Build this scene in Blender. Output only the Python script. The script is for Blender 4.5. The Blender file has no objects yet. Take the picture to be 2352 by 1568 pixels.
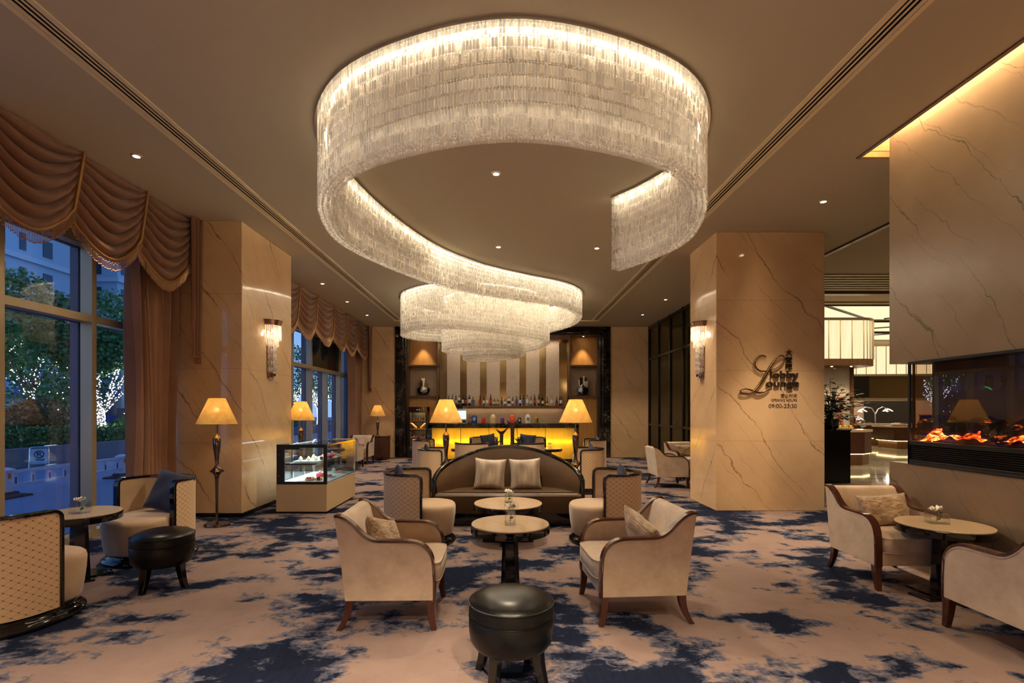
import bpy, bmesh, math, random
import numpy as np
from mathutils import Vector, Matrix
R = math.radians
PI = math.pi
random.seed(7)
SC = bpy.context.scene
COL = SC.collection

# ------------------------------------------------------------------ camera, world, exposure
cd = bpy.data.cameras.new('camera'); cam = bpy.data.objects.new('camera', cd); COL.objects.link(cam)
cam.location = (0, 0, 1.5); cam.rotation_euler = (R(90), 0, 0)
cd.sensor_width = 36; cd.lens = 1150 / 2352 * 36
cd.shift_x = 16 / 2352; cd.shift_y = 158 / 2352
cd.clip_start = .05; cd.clip_end = 400
SC.camera = cam
SC.view_settings.view_transform = 'Standard'; SC.view_settings.look = 'None'
SC.view_settings.gamma = 1; SC.view_settings.use_curve_mapping = False
SC.view_settings.exposure = 0.42
cy = SC.cycles
cy.use_denoising = True
cy.max_bounces = 9; cy.diffuse_bounces = 6; cy.glossy_bounces = 3; cy.transmission_bounces = 4
cy.transparent_max_bounces = 24; cy.caustics_reflective = False; cy.caustics_refractive = False
cy.sample_clamp_indirect = 8.0; cy.sample_clamp_direct = 12.0; cy.blur_glossy = 1.0
cy.use_adaptive_sampling = True; cy.adaptive_threshold = .03
W = bpy.data.worlds.new('dusk_sky'); SC.world = W; W.use_nodes = True
nt = W.node_tree; bg = nt.nodes['Background']
tc = nt.nodes.new('ShaderNodeTexCoord'); sx = nt.nodes.new('ShaderNodeSeparateXYZ'); rp = nt.nodes.new('ShaderNodeValToRGB')
nt.links.new(tc.outputs['Generated'], sx.inputs[0]); nt.links.new(sx.outputs[2], rp.inputs[0]); nt.links.new(rp.outputs[0], bg.inputs[0])
rp.color_ramp.elements[0].color = (.30, .52, .90, 1); rp.color_ramp.elements[1].color = (.03, .14, .50, 1)
rp.color_ramp.elements[0].position = .0; rp.color_ramp.elements[1].position = .75
bg.inputs[1].default_value = 1.0

WARM = (1.0, .70, .40)
WARMW = (1.0, .80, .56)
P_SPOT = 230      # main ceiling spots
P_SIDE = 230      # spots along the sides
P_LAMP = 17.0      # floor lamp bulbs
E_LED = 340.0      # strips inside the chandelier
def light(name, kind, loc, energy, color=WARM, parent=None, rot=None, **kw):
    d = bpy.data.lights.new(name, kind); d.energy = energy; d.color = color
    for k, v in kw.items(): setattr(d, k, v)
    o = bpy.data.objects.new(name, d); COL.objects.link(o); o.location = loc
    if rot: o.rotation_euler = rot
    if parent: o.parent = parent
    return o

# ------------------------------------------------------------------ node helper / materials
class NT:
    def __init__(s, name):
        s.m = bpy.data.materials.new(name); s.m.use_nodes = True
        s.t = s.m.node_tree; s.t.nodes.clear(); s.out = s.t.nodes.new('ShaderNodeOutputMaterial')
    def n(s, typ, ins=None, **kw):
        x = s.t.nodes.new('ShaderNode' + typ)
        for k, v in kw.items(): setattr(x, k, v)
        for k, v in (ins or {}).items(): s.set(x.inputs[k], v)
        return x
    def set(s, i, v):
        if hasattr(v, 'is_output'): s.t.links.new(v, i)
        elif isinstance(v, bpy.types.Node): s.t.links.new(v.outputs[0], i)
        elif isinstance(v, tuple) and len(v) == 3 and i.type == 'RGBA': i.default_value = (*v, 1)
        else: i.default_value = v
    def math(s, op, a, b=0.0, c=None):
        x = s.n('Math', operation=op); s.set(x.inputs[0], a); s.set(x.inputs[1], b)
        if c is not None: s.set(x.inputs[2], c)
        return x.outputs[0]
    def mix(s, f, a, b, typ='MIX'):
        x = s.n('Mix', data_type='RGBA', blend_type=typ); s.set(x.inputs[0], f); s.set(x.inputs[6], a); s.set(x.inputs[7], b)
        return x.outputs[2]
    def ramp(s, f, *stops):
        x = s.n('ValToRGB'); s.set(x.inputs[0], f); e = x.color_ramp.elements
        while len(e) < len(stops): e.new(.5)
        for k, (p, c) in zip(e, stops):
            k.position = p; k.color = (*c, 1) if isinstance(c, tuple) else (c, c, c, 1)
        return x.outputs[0]
    def pos(s):
        return s.n('NewGeometry').outputs['Position']
    def obj(s):
        return s.n('TexCoord').outputs['Object']
    def noise(s, v, scale, detail=3.0, rough=.5, dist=0.0):
        return s.n('TexNoise', {'Vector': v, 'Scale': scale, 'Detail': detail, 'Roughness': rough, 'Distortion': dist}).outputs[0]
    def mapping(s, v, scale=(1, 1, 1), rot=(0, 0, 0), loc=(0, 0, 0)):
        return s.n('Mapping', {'Vector': v, 'Scale': scale, 'Rotation': rot, 'Location': loc}).outputs[0]
    def maprange(s, v, a, b, c=0., d=1.):
        return s.n('MapRange', {0: v, 1: a, 2: b, 3: c, 4: d}).outputs[0]
    def bump(s, h, st=.2, dist=.01):
        return s.n('Bump', {'Height': h, 'Strength': st, 'Distance': dist}).outputs[0]
    def bsdf(s, base, rough=.5, metal=0., spec=.5, coat=0., sheen=0., normal=None, em=None, es=0., **kw):
        b = s.n('BsdfPrincipled')
        s.set(b.inputs['Base Color'], base); s.set(b.inputs['Roughness'], rough); s.set(b.inputs['Metallic'], metal)
        s.set(b.inputs['Specular IOR Level'], spec); s.set(b.inputs['Coat Weight'], coat); s.set(b.inputs['Coat Roughness'], .05)
        s.set(b.inputs['Sheen Weight'], sheen)
        if normal is not None: s.set(b.inputs['Normal'], normal)
        if em is not None: s.set(b.inputs['Emission Color'], em); s.set(b.inputs['Emission Strength'], es)
        for k, v in kw.items(): s.set(b.inputs[k], v)
        return b.outputs[0]
    def done(s, sh):
        s.t.links.new(sh, s.out.inputs[0]); return s.m

M = {}
def simple(name, base, rough=.5, metal=0., spec=.5, var=0., scale=20., bump=0., **kw):
    t = NT(name); c = base; nrm = None
    if var or bump:
        n = t.noise(t.obj(), scale, 4)
        if var: c = t.mix(n, tuple(x * (1 - var) for x in base), tuple(min(1, x * (1 + var)) for x in base))
        if bump: nrm = t.bump(n, bump, .004)
    M[name] = t.done(t.bsdf(c, rough, metal, spec, normal=nrm, **kw)); return M[name]
def emit(name, col, st, sample=True):
    t = NT(name); e = t.n('Emission', {'Color': col, 'Strength': st}); M[name] = t.done(e.outputs[0])
    if not sample: M[name].cycles.emission_sampling = 'NONE'
    return M[name]

def marble(name, base, dark, vein, sgn=1, freq=3.6, rough=.07, seams=True, w=.065, fine=1.0, offs=0.):
    t = NT(name); p = t.pos(); s = t.n('SeparateXYZ', {0: p})
    x, y, z = s.outputs
    h = t.math('ADD', x, t.math('MULTIPLY', y, float(sgn)))
    n1 = t.noise(p, .9, 3, .5); n2 = t.noise(p, 5.0, 5, .65); n3 = t.noise(p, 1.3, 2)
    def veins(a, b, f, k1, k2, wmax, o):
        d = t.math('ADD', t.math('MULTIPLY', h, a), t.math('MULTIPLY', z, b))
        q = t.math('ADD', t.math('MULTIPLY_ADD', d, f, o), t.math('MULTIPLY_ADD', n1, k1, t.math('MULTIPLY', n2, k2)))
        pp = t.math('PINGPONG', q, 1.0)
        wid = t.maprange(t.noise(t.mapping(p, (1, 1, 1), loc=(o, 3, 1)), 1.6, 3), .40, .70, 0.004, wmax)
        return t.math('MULTIPLY', t.math('SUBTRACT', 1.0, t.math('SMOOTH_MIN', t.math('DIVIDE', pp, wid), 1.0, .1)), 1.0)
    v1 = veins(.80, .60, freq, 1.9, .42, w, offs); v2 = veins(.76, .66, freq * 2.3, 2.6, .8, w * 1.1 * fine, offs + 4.7)
    base_c = t.mix(t.maprange(t.noise(p, 1.4, 5, .6), .3, .7), base, dark)
    c = t.mix(t.math('MULTIPLY', v2, .45), base_c, vein); c = t.mix(t.math('MULTIPLY', v1, .85), c, vein)
    if seams:
        f = t.math('FRACT', t.math('DIVIDE', t.math('ADD', z, .012), 1.05))
        ln = t.math('LESS_THAN', f, .0035); c = t.mix(t.math('MULTIPLY', ln, .55), c, vein)
    M[name] = t.done(t.bsdf(c, rough, 0, .5)); return M[name]

marble('marble', (.68, .455, .255), (.57, .365, .195), (.16, .075, .03))
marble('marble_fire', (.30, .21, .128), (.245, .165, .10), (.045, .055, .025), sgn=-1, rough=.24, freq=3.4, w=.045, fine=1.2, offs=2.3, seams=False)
marble('marble_table', (.60, .45, .30), (.50, .34, .215), (.36, .20, .11), freq=7.0, rough=.08, seams=False)
marble('marble_niche', (.42, .31, .21), (.33, .22, .14), (.2, .11, .06), freq=6., rough=.2, seams=False)
marble('marble_floor', (.50, .43, .34), (.40, .33, .25), (.25, .19, .13), freq=4., rough=.06, seams=False)

def f_black_marble():
    t = NT('marble_black'); p = t.pos()
    n = t.noise(p, 9, 6, .7, .8); v = t.math('LESS_THAN', t.math('ABSOLUTE', t.math('SUBTRACT', n, .5)), .012)
    k = t.math('MULTIPLY', v, t.maprange(t.noise(p, 2.5, 2), .45, .65))
    M['marble_black'] = t.done(t.bsdf(t.mix(k, (.008, .007, .006), (.30, .25, .18)), .08, 0, .5))
f_black_marble()

def f_carpet():
    t = NT('carpet'); p = t.pos()
    warp = t.n('TexNoise', {'Vector': t.mapping(p, (2.6, 5.5, 1)), 'Scale': 1.0, 'Detail': 4.0, 'Roughness': .6})
    pv = t.n('VectorMath', {0: p, 1: t.n('VectorMath', {0: warp.outputs[1], 1: (.24, .20, 0)}, operation='MULTIPLY')}, operation='ADD').outputs[0]
    n0 = t.noise(t.mapping(pv, (.92, 1.15, 1), loc=(3.1, 8.4, 0)), 1.25, 6, .66); n = t.math('MULTIPLY_ADD', t.math('SUBTRACT', t.noise(t.mapping(pv, (1, 1.3, 1)), 3.6, 5, .7), .5), .22, n0)
    f = t.noise(t.mapping(p, (4, 13, 1)), 2.2, 4, .7)
    g = t.noise(t.mapping(p, (26, 5, 1)), 1.6, 3, .7)
    s = t.math('MULTIPLY_ADD', f, .085, t.math('MULTIPLY_ADD', g, .05, n))
    big = t.noise(p, .42, 2)
    s2 = t.math('MULTIPLY_ADD', t.math('SUBTRACT', big, .5), .20, s)
    base = t.mix(t.noise(p, 3.0, 5, .7), (.22, .15, .128), (.385, .27, .225))
    yel = t.maprange(t.noise(t.mapping(p, loc=(7, 2, 0)), 2.3, 5, .7), .60, .68); base = t.mix(t.math('MULTIPLY', yel, .45), base, (.27, .20, .10))
    midb = t.mix(f, (.050, .058, .105), (.17, .165, .20))
    navy = t.mix(g, (.006, .008, .019), (.020, .026, .052))
    c = t.mix(t.maprange(s2, .548, .585), base, midb); c = t.mix(t.maprange(s2, .586, .622), c, navy)
    fz = t.noise(p, 260, 3, .8); c = t.mix(t.maprange(fz, .3, .7), t.mix(.22, c, (0, 0, 0)), c)
    M['carpet'] = t.done(t.bsdf(c, .95, 0, .03, sheen=.0, normal=t.bump(fz, .7, .006)))
f_carpet()

def f_velvet(name, a, b, sc=7., sheen=.35):
    t = NT(name); o = t.obj()
    n = t.noise(o, sc, 5, .65); n2 = t.noise(o, 90, 3, .7)
    c = t.mix(t.maprange(n, .3, .7), a, b); c = t.mix(t.math('MULTIPLY', n2, .25), c, a)
    M[name] = t.done(t.bsdf(c, .75, 0, .2, sheen=sheen, normal=t.bump(n2, .18, .003)))
f_velvet('velvet', (.43, .315, .215), (.62, .475, .345))
f_velvet('velvet_tub', (.42, .285, .17), (.52, .37, .24), 4)
f_velvet('navy_fabric', (.010, .014, .034), (.028, .034, .070), 4, .15)
f_velvet('curtain', (.25, .125, .073), (.32, .17, .105), 1.2, .2)
f_velvet('valance_satin', (.185, .085, .048), (.24, .118, .07), 1.2, .15)

def f_diamond():
    t = NT('diamond_fabric'); uv = t.n('UVMap').outputs[0]; s = t.n('SeparateXYZ', {0: uv}); u, v = s.outputs[0], s.outputs[1]
    a = t.math('ADD', t.math('MULTIPLY', u, 14.5), t.math('MULTIPLY', v, 20.)); b = t.math('SUBTRACT', t.math('MULTIPLY', u, 14.5), t.math('MULTIPLY', v, 20.))
    da = t.math('ABSOLUTE', t.math('SUBTRACT', t.math('FRACT', a), .5)); db = t.math('ABSOLUTE', t.math('SUBTRACT', t.math('FRACT', b), .5))
    ln = t.math('LESS_THAN', t.math('MINIMUM', da, db), .025)
    dot = t.math('LESS_THAN', t.math('MAXIMUM', da, db), .095)
    c = t.mix(t.math('MULTIPLY', ln, .55), (.66, .455, .27), (.13, .08, .045)); c = t.mix(t.math('MULTIPLY', dot, .85), c, (.05, .03, .02))
    M['diamond_fabric'] = t.done(t.bsdf(c, .7, 0, .25, sheen=.2))
f_diamond()

def f_leather(name, a, b, rough):
    t = NT(name); o = t.obj(); n = t.noise(o, 160, 3, .6); m = t.noise(o, 5, 3)
    M[name] = t.done(t.bsdf(t.mix(m, a, b), t.maprange(m, .3, .7, rough - .05, rough + .08), 0, .24, normal=t.bump(t.math('ADD', t.math('MULTIPLY', n, .2), m), .12, .01)))
f_leather('leather_black', (.0025, .0025, .0025), (.006, .0055, .005), .30)
f_leather('leather_brown', (.072, .040, .019), (.10, .057, .029), .36)

def f_satin():
    t = NT('satin_cushion'); o = t.obj(); n = t.noise(t.mapping(o, (14, 2, 2)), 1.0, 4, .6)
    M['satin_cushion'] = t.done(t.bsdf(t.mix(t.maprange(n, .35, .65), (.25, .185, .125), (.48, .38, .27)), .38, 0, .4, sheen=.3))
f_satin()
def f_fur():
    t = NT('fur'); o = t.obj(); n = t.noise(t.mapping(o, (6, 30, 24)), 1.6, 4, .7, 1.0); k = t.noise(t.mapping(o, loc=(2, 1, 0)), 5, 3)
    st = t.maprange(t.math('MULTIPLY_ADD', k, .5, n), .62, .86)
    M['fur'] = t.done(t.bsdf(t.mix(st, (.62, .44, .27), (.26, .155, .08)), .85, 0, .2, sheen=.5, normal=t.bump(n, .9, .02)))
f_fur()
def f_parchment():
    t = NT('parchment'); o = t.obj(); n = t.noise(o, 14, 6, .7, .5); k = t.maprange(n, .35, .68)
    c = t.mix(k, (.97, .76, .34), (.84, .56, .18))
    d = t.n('BsdfDiffuse', {'Color': c}); tr = t.n('BsdfTranslucent', {'Color': c})
    mx = t.n('MixShader', {0: .66, 1: d, 2: tr}); M['parchment'] = t.done(t.n('MixShader', {0: .09, 1: mx, 2: t.n('BsdfTransparent')}).outputs[0])
f_parchment()
def f_onyx():
    t = NT('onyx'); p = t.pos(); n = t.noise(t.mapping(p, (5, 1, .9), (0, R(18), 0)), 1.3, 6, .65, .6)
    c = t.mix(t.maprange(n, .3, .7), (.90, .66, .11), (.96, .82, .26))
    tr = t.n('BsdfTranslucent', {'Color': c}); d = t.bsdf(c, .22, 0, .5)
    M['onyx'] = t.done(t.n('MixShader', {0: .60, 1: d, 2: tr}).outputs[0])
f_onyx()
def glassy(name, tint=(1, 1, 1), refl=1.0, rough=0.0, mx=.75):
    t = NT(name); fr = t.n('LayerWeight', {'Blend': .25}).outputs[0]
    f = t.maprange(fr, 0, 1, .035 * refl, mx)
    M[name] = t.done(t.n('MixShader', {0: f, 1: t.n('BsdfTransparent', {'Color': tint}), 2: t.n('BsdfGlossy', {'Roughness': rough})}).outputs[0])
glassy('window_glass', (.96, .98, 1.0), .45, mx=.20); glassy('case_glass', (.93, .97, .97), 1.2); glassy('clear_glass', (.985, .99, .985), 1.4, mx=.4)
glassy('smoked_glass', (.16, .15, .10), 2.6); glassy('fire_glass', (.92, .87, .82), .5, mx=.22); glassy('partition_glass', (.45, .46, .34), 1.6)
def f_crystal():
    t = NT('crystal'); rnd = t.n('NewGeometry').outputs['Random Per Island']
    tint = t.mix(rnd, (.97, .94, .90), (1., .99, .98))
    tra = t.n('BsdfTransparent', {'Color': tint}); gl = t.n('BsdfGlossy', {'Color': (1, .97, .93), 'Roughness': .12})
    tl = t.n('BsdfTranslucent', {'Color': (.98, .95, .90)}); df = t.n('BsdfDiffuse', {'Color': (.97, .94, .89)})
    soft = t.n('MixShader', {0: .5, 1: tl, 2: df}); body = t.n('MixShader', {0: .38, 1: soft, 2: gl})
    M['crystal'] = t.done(t.n('MixShader', {0: t.ramp(rnd, (0, .16), (.35, .36), (.6, .62), (1, .74)), 1: tra, 2: body}).outputs[0])
f_crystal()
def f_wood(name, a, b, rough=.3, sc=(2, 2, 14), coat=0.):
    t = NT(name); n = t.noise(t.mapping(t.obj(), sc), 1.4, 5, .6, .7)
    M[name] = t.done(t.bsdf(t.mix(t.maprange(n, .3, .7), a, b), rough, 0, .5, coat=coat))
f_wood('wood_dark', (.042, .011, .006), (.080, .022, .011), .2, (6, 6, 3), .4)
f_wood('wood_panel', (.40, .185, .045), (.50, .25, .07), .35, (14, 14, 1))
f_wood('wood_brown', (.10, .045, .018), (.15, .07, .03), .3, (14, 14, 1))
f_wood('wood_cabinet', (.055, .018, .009), (.085, .03, .014), .35, (8, 8, 2))
def f_lattice():
    t = NT('lattice_panel'); p = t.pos(); mp = t.mapping(p, (1, .2, 1))
    vo = t.n('TexVoronoi', {'Vector': mp, 'Scale': 9.5}, feature='DISTANCE_TO_EDGE').outputs[0]
    ln = t.math('LESS_THAN', vo, .035)
    M['lattice_panel'] = t.done(t.bsdf(t.mix(t.math('MULTIPLY', ln, .38), (.55, .45, .36), (.28, .21, .15)), .45, 0, .5))
f_lattice()
simple('ceiling', (.54, .48, .36), .85, spec=.1)
simple('ceiling_side', (.50, .385, .275), .8, spec=.1)
simple('plaster', (.55, .44, .32), .8, spec=.2)
simple('slot_metal', (.82, .70, .46), .45)
simple('black_void', (.004, .003, .002), .9, spec=.1)
simple('lacquer', (.006, .005, .005), .06, spec=.6)
simple('black_metal', (.012, .012, .013), .35, .2)
simple('dark_frame', (.02, .016, .012), .3, .3)
simple('alu', (.42, .33, .21), .35, .4)
simple('alu_out', (.10, .10, .17), .5)
simple('gold_cord', (.34, .16, .04), .45, .4)
simple('gold_bead', (.30, .155, .065), .3, .5)
simple('bronze', (.30, .19, .10), .18, 1.0)
simple('bronze_dark', (.12, .08, .055), .32, .85)
simple('rose_bronze', (.32, .17, .12), .15, 1.0)
simple('gunmetal', (.22, .16, .13), .10, 1.0)
simple('brass', (.78, .56, .22), .15, 1.0)
simple('chrome', (.75, .75, .74), .12, 1.0)
simple('silver', (.80, .77, .72), .15, .9)
simple('case_base', (.44, .31, .17), .45, var=.06, scale=3)
simple('white_paint', (.78, .80, .80), .4)
simple('white_china', (.85, .83, .78), .15)
simple('petal', (.90, .86, .78), .5)
simple('leaf', (.06, .16, .03), .45, var=.3, scale=9)
simple('leaf_dark', (.02, .05, .015), .35, var=.3, scale=9)
simple('cream', (.80, .70, .52), .5); simple('berry', (.50, .03, .03), .35); simple('pastry', (.55, .30, .11), .6, var=.3, scale=40)
simple('chocolate', (.05, .02, .012), .35); simple('mousse', (.55, .62, .42), .5); simple('pink', (.75, .25, .22), .45)
simple('sign_ink', (.055, .036, .026), .5)
simple('mirror_bronze', (.30, .22, .11), .12, .9)
simple('champagne', (.55, .45, .30), .3, .6)
emit('led_white', (1.0, .87, .65), E_LED)
emit('led_down', (1.0, .90, .75), 40., False)
emit('led_case', (.80, .93, 1.0), 6.0)
emit('display_glow', (.80, .92, 1.0), .8)
emit('led_blue', (.2, .35, 1.0), 4.0, False)
emit('bulb', (1.0, .80, .46), 55., False)
emit('sconce_bulb', (1.0, .78, .50), 22.)

# ------------------------------------------------------------------ mesh helpers
class MB:
    def __init__(s): s.v = []; s.f = []; s.uv = {}
    def add(s, verts, faces, uvs=None):
        k = len(s.v); s.v += [tuple(p) for p in verts]; s.f += [tuple(i + k for i in f) for f in faces]
        if uvs:
            for i, u in enumerate(uvs): s.uv[k + i] = u
        return s
    def box(s, x0, x1, y0, y1, z0, z1):
        v = [(x, y, z) for z in (z0, z1) for y in (y0, y1) for x in (x0, x1)]
        return s.add(v, [(0, 2, 3, 1), (4, 5, 7, 6), (0, 1, 5, 4), (2, 6, 7, 3), (0, 4, 6, 2), (1, 3, 7, 5)])
    def cbox(s, c, d, rz=0., rx=0., ry=0.):
        m = Matrix.Translation(c) @ Matrix.Rotation(rz, 4, 'Z') @ Matrix.Rotation(ry, 4, 'Y') @ Matrix.Rotation(rx, 4, 'X')
        v = [m @ Vector((x * d[0] / 2, y * d[1] / 2, z * d[2] / 2)) for z in (-1, 1) for y in (-1, 1) for x in (-1, 1)]
        return s.add(v, [(0, 2, 3, 1), (4, 5, 7, 6), (0, 1, 5, 4), (2, 6, 7, 3), (0, 4, 6, 2), (1, 3, 7, 5)])
    def loft(s, rings, cap0=True, cap1=True, closed=True):
        n = len(rings[0]); v = [p for r in rings for p in r]; f = []
        for i in range(len(rings) - 1):
            for j in range(n if closed else n - 1):
                a = i * n + j; b = i * n + (j + 1) % n; f.append((a, b, b + n, a + n))
        if cap0: f.append(tuple(range(n - 1, -1, -1)))
        if cap1: f.append(tuple((len(rings) - 1) * n + j for j in range(n)))
        return s.add(v, f)
    def lathe(s, prof, seg=32, c=(0, 0, 0), cap0=True, cap1=True):
        return s.loft([[(c[0] + r * math.cos(2 * PI * j / seg), c[1] + r * math.sin(2 * PI * j / seg), c[2] + z) for j in range(seg)] for r, z in prof], cap0, cap1)
    def cyl(s, a, b, r0, r1=None, seg=12):
        a = Vector(a); b = Vector(b); r1 = r0 if r1 is None else r1; t = (b - a).normalized()
        u = t.orthogonal().normalized(); w = t.cross(u)
        return s.loft([[p + (u * math.cos(2 * PI * j / seg) + w * math.sin(2 * PI * j / seg)) * r for j in range(seg)] for p, r in ((a, r0), (b, r1))])
    def tube(s, pts, r, seg=8, cap=True):
        pts = [Vector(p) for p in pts]; rr = r if isinstance(r, (list, tuple)) else [r] * len(pts); rings = []; u = None
        for i, p in enumerate(pts):
            t = (pts[min(i + 1, len(pts) - 1)] - pts[max(i - 1, 0)]).normalized()
            u = t.orthogonal().normalized() if u is None else (u - t * u.dot(t)).normalized()
            w = t.cross(u); rings.append([p + (u * math.cos(2 * PI * j / seg) + w * math.sin(2 * PI * j / seg)) * rr[i] for j in range(seg)])
        return s.loft(rings, cap, cap)
    def sweep(s, pts, norms, prof):
        # prof: list of (along normal, along binormal)
        rings = []
        for i, p in enumerate(pts):
            t = (Vector(pts[min(i + 1, len(pts) - 1)]) - Vector(pts[max(i - 1, 0)])).normalized()
            n = Vector(norms[i]); n = (n - t * n.dot(t)).normalized(); b = t.cross(n)
            rings.append([Vector(p) + n * a + b * c for a, c in prof])
        return s.loft(rings)
    def prism(s, poly, ax, a, b):
        # poly in the two other axes, extruded along ax (0,1,2) from a to b
        def P(p, t):
            q = [0, 0, 0]; k = [i for i in range(3) if i != ax]; q[k[0]], q[k[1]] = p; q[ax] = t; return tuple(q)
        n = len(poly)
        f = [(i, (i + 1) % n, (i + 1) % n + n, i + n) for i in range(n)] + [tuple(range(n - 1, -1, -1)), tuple(range(n, 2 * n))]
        return s.add([P(p, a) for p in poly] + [P(p, b) for p in poly], f)
    def grid(s, fn, nu, nv, uvfn=None):
        v = [fn(i / nu, j / nv) for j in range(nv + 1) for i in range(nu + 1)]
        uv = [uvfn(i / nu, j / nv) for j in range(nv + 1) for i in range(nu + 1)] if uvfn else None
        return s.add(v, [(j * (nu + 1) + i, j * (nu + 1) + i + 1, (j + 1) * (nu + 1) + i + 1, (j + 1) * (nu + 1) + i) for j in range(nv) for i in range(nu)], uv)
    def sphere(s, c, r, u=12, v=8, sc=(1, 1, 1)):
        return s.loft([[(c[0] + sc[0] * r * math.sin(PI * max(.02, min(.98, i / v))) * math.cos(2 * PI * j / u), c[1] + sc[1] * r * math.sin(PI * max(.02, min(.98, i / v))) * math.sin(2 * PI * j / u), c[2] - sc[2] * r * math.cos(PI * i / v)) for j in range(u)] for i in range(v + 1)])
    def build(s, name, m, parent=None, smooth=True, bevel=0., seg=2, sub=0, ang=38, fixn=True, kind=None):
        me = bpy.data.meshes.new(name); me.from_pydata(s.v, [], s.f)
        if s.uv:
            l = me.uv_layers.new(name='UVMap')
            for lp in me.loops: l.data[lp.index].uv = s.uv.get(lp.vertex_index, (0, 0))
        bm = bmesh.new(); bm.from_mesh(me)
        if fixn: bmesh.ops.recalc_face_normals(bm, faces=bm.faces)
        if smooth:
            for f in bm.faces: f.smooth = True
            for e in bm.edges:
                if len(e.link_faces) == 2 and e.calc_face_angle(0) > R(ang): e.smooth = False
        bm.to_mesh(me); bm.free()
        me.materials.append(M[m] if isinstance(m, str) else m)
        o = bpy.data.objects.new(name, me); COL.objects.link(o)
        if parent: o.parent = parent
        if bevel:
            b = o.modifiers.new('bevel', 'BEVEL'); b.width = bevel; b.segments = seg; b.limit_method = 'ANGLE'; b.angle_limit = R(35)
            b.harden_normals = False
        if sub:
            b = o.modifiers.new('sub', 'SUBSURF'); b.levels = sub; b.render_levels = sub
        if kind: o['kind'] = kind
        return o

def tag(o, label, cat, group=None, kind=None):
    o['label'] = label; o['category'] = cat
    if group: o['group'] = group
    if kind: o['kind'] = kind
    return o
def thing(name, label, cat, loc=(0, 0, 0), rz=0., group=None):
    o = bpy.data.objects.new(name, None); COL.objects.link(o); o.empty_display_size = .1
    o.location = loc; o.rotation_euler = (0, 0, rz); return tag(o, label, cat, group)
def dup(src, loc, rz, label, group=None):
    r = src.copy(); COL.objects.link(r); r.location = loc; r.rotation_euler = (0, 0, rz); r['label'] = label
    if group: r['group'] = group
    def kids(a, b):
        for ch in list(a.children):
            c = ch.copy(); COL.objects.link(c); c.parent = b; kids(ch, c)
    kids(src, r); return r
def struct(o, label=None):
    o['kind'] = 'structure'
    if label: o['label'] = label
    return o
def catmull(P, n):
    P = [Vector(p) for p in P]; out = []
    for i in range(len(P) - 1):
        p0, p1, p2, p3 = P[max(i - 1, 0)], P[i], P[i + 1], P[min(i + 2, len(P) - 1)]
        for k in range(n):
            t = k / n
            out.append(.5 * ((2 * p1) + (p2 - p0) * t + (2 * p0 - 5 * p1 + 4 * p2 - p3) * t * t + (3 * p1 - p0 - 3 * p2 + p3) * t ** 3))
    out.append(P[-1]); return out
# ------------------------------------------------------------------ room shell
H = 4.16
YB = 15.97
def sbox(name, m, *b, label=None, bevel=0.):
    return struct(MB().box(*b).build(name, m, smooth=False, bevel=bevel), label)
sbox('floor', 'carpet', -5.05, 5.45, -3.2, 16.6, -.12, 0)
sbox('floor.001', 'marble_floor', 5.45, 15.0, -3.2, 19.0, -.12, -.001)
for yy in (10.95, 11.65): sbox('trim_1', 'marble_black', 5.5, 12.0, yy, yy + .06, -.02, .001)
sbox('ceiling', 'ceiling', -5.3, 3.72, -3.2, 16.6, H, H + .12)
sbox('ceiling.001', 'ceiling', 3.72, 5.44, 5.28, 16.6, H, H + .12)
sbox('trim_2', 'wood_dark', 3.70, 3.74, -3.2, 5.28, H - .012, H + .14)
sbox('trim_3', 'wood_dark', 5.43, 5.50, 5.0, 16.6, H - .03, H + .32)
# recess above the fireplace wall
sbox('ceiling.002', 'plaster', 3.60, 5.6, -3.2, 5.45, 4.72, 4.80)
sbox('wall_recess', 'plaster', 3.62, 3.70, -3.2, 5.30, H + .12, 4.74)
struct(MB().box(3.74, 5.5, 5.29, 5.36, H + .19, 4.74).build('wall_recess.001', 'plaster', smooth=False))
tr = MB(); tr.box(3.74, 5.5, 5.25, 5.31, H - .005, H + .05); tr.box(3.74, 5.5, 5.27, 5.31, H + .07, H + .19)
struct(tr.build('trim_4', 'wood_panel', smooth=False))
light('cove_strip', 'AREA', (3.80, 1.2, 4.42), 140, (1., .72, .40), rot=(0, R(12), 0), shape='RECTANGLE', size=.08, size_y=7.6)
light('cove_strip_end', 'AREA', (4.5, 5.15, 4.62), 30, (1., .82, .58), rot=(0, 0, 0), shape='RECTANGLE', size=1.2, size_y=.1)
# pillars and back wall
sbox('pillar_left', 'marble', -5.25, -3.70, 7.04, 8.67, .05, H, label='beige marble pillar between the two window bays', bevel=.008)
sbox('baseboard_left', 'lacquer', -5.2, -3.69, 7.03, 8.68, 0, .05)
sbox('pillar_right', 'marble', 3.15, 4.77, 7.47, 8.52, .0, H, label='beige marble pillar carrying the lounge sign', bevel=.008)
sbox('wall_back', 'marble', -5.3, -3.50, YB, 16.6, 0, H)
sbox('wall_back.001', 'marble', 3.36, 5.0, YB, 16.6, 0, H)
sbox('wall_back.002', 'wood_brown', -3.6, 3.5, 16.52, 16.6, 0, H)
sbox('ceiling.005', 'plaster', 5.45, 21, -3.3, 5.45, 4.74, 4.82)
sbox('wall_rear', 'plaster', -5.3, 21.1, -3.3, -3.2, -.1, 4.8)
# fireplace wall
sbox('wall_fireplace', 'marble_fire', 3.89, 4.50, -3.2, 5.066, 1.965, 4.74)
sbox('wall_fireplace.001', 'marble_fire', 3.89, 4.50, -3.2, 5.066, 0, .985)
sbox('wall_fireplace.002', 'black_metal', 4.10, 4.50, -3.2, 4.80, .985, 1.965)

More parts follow.
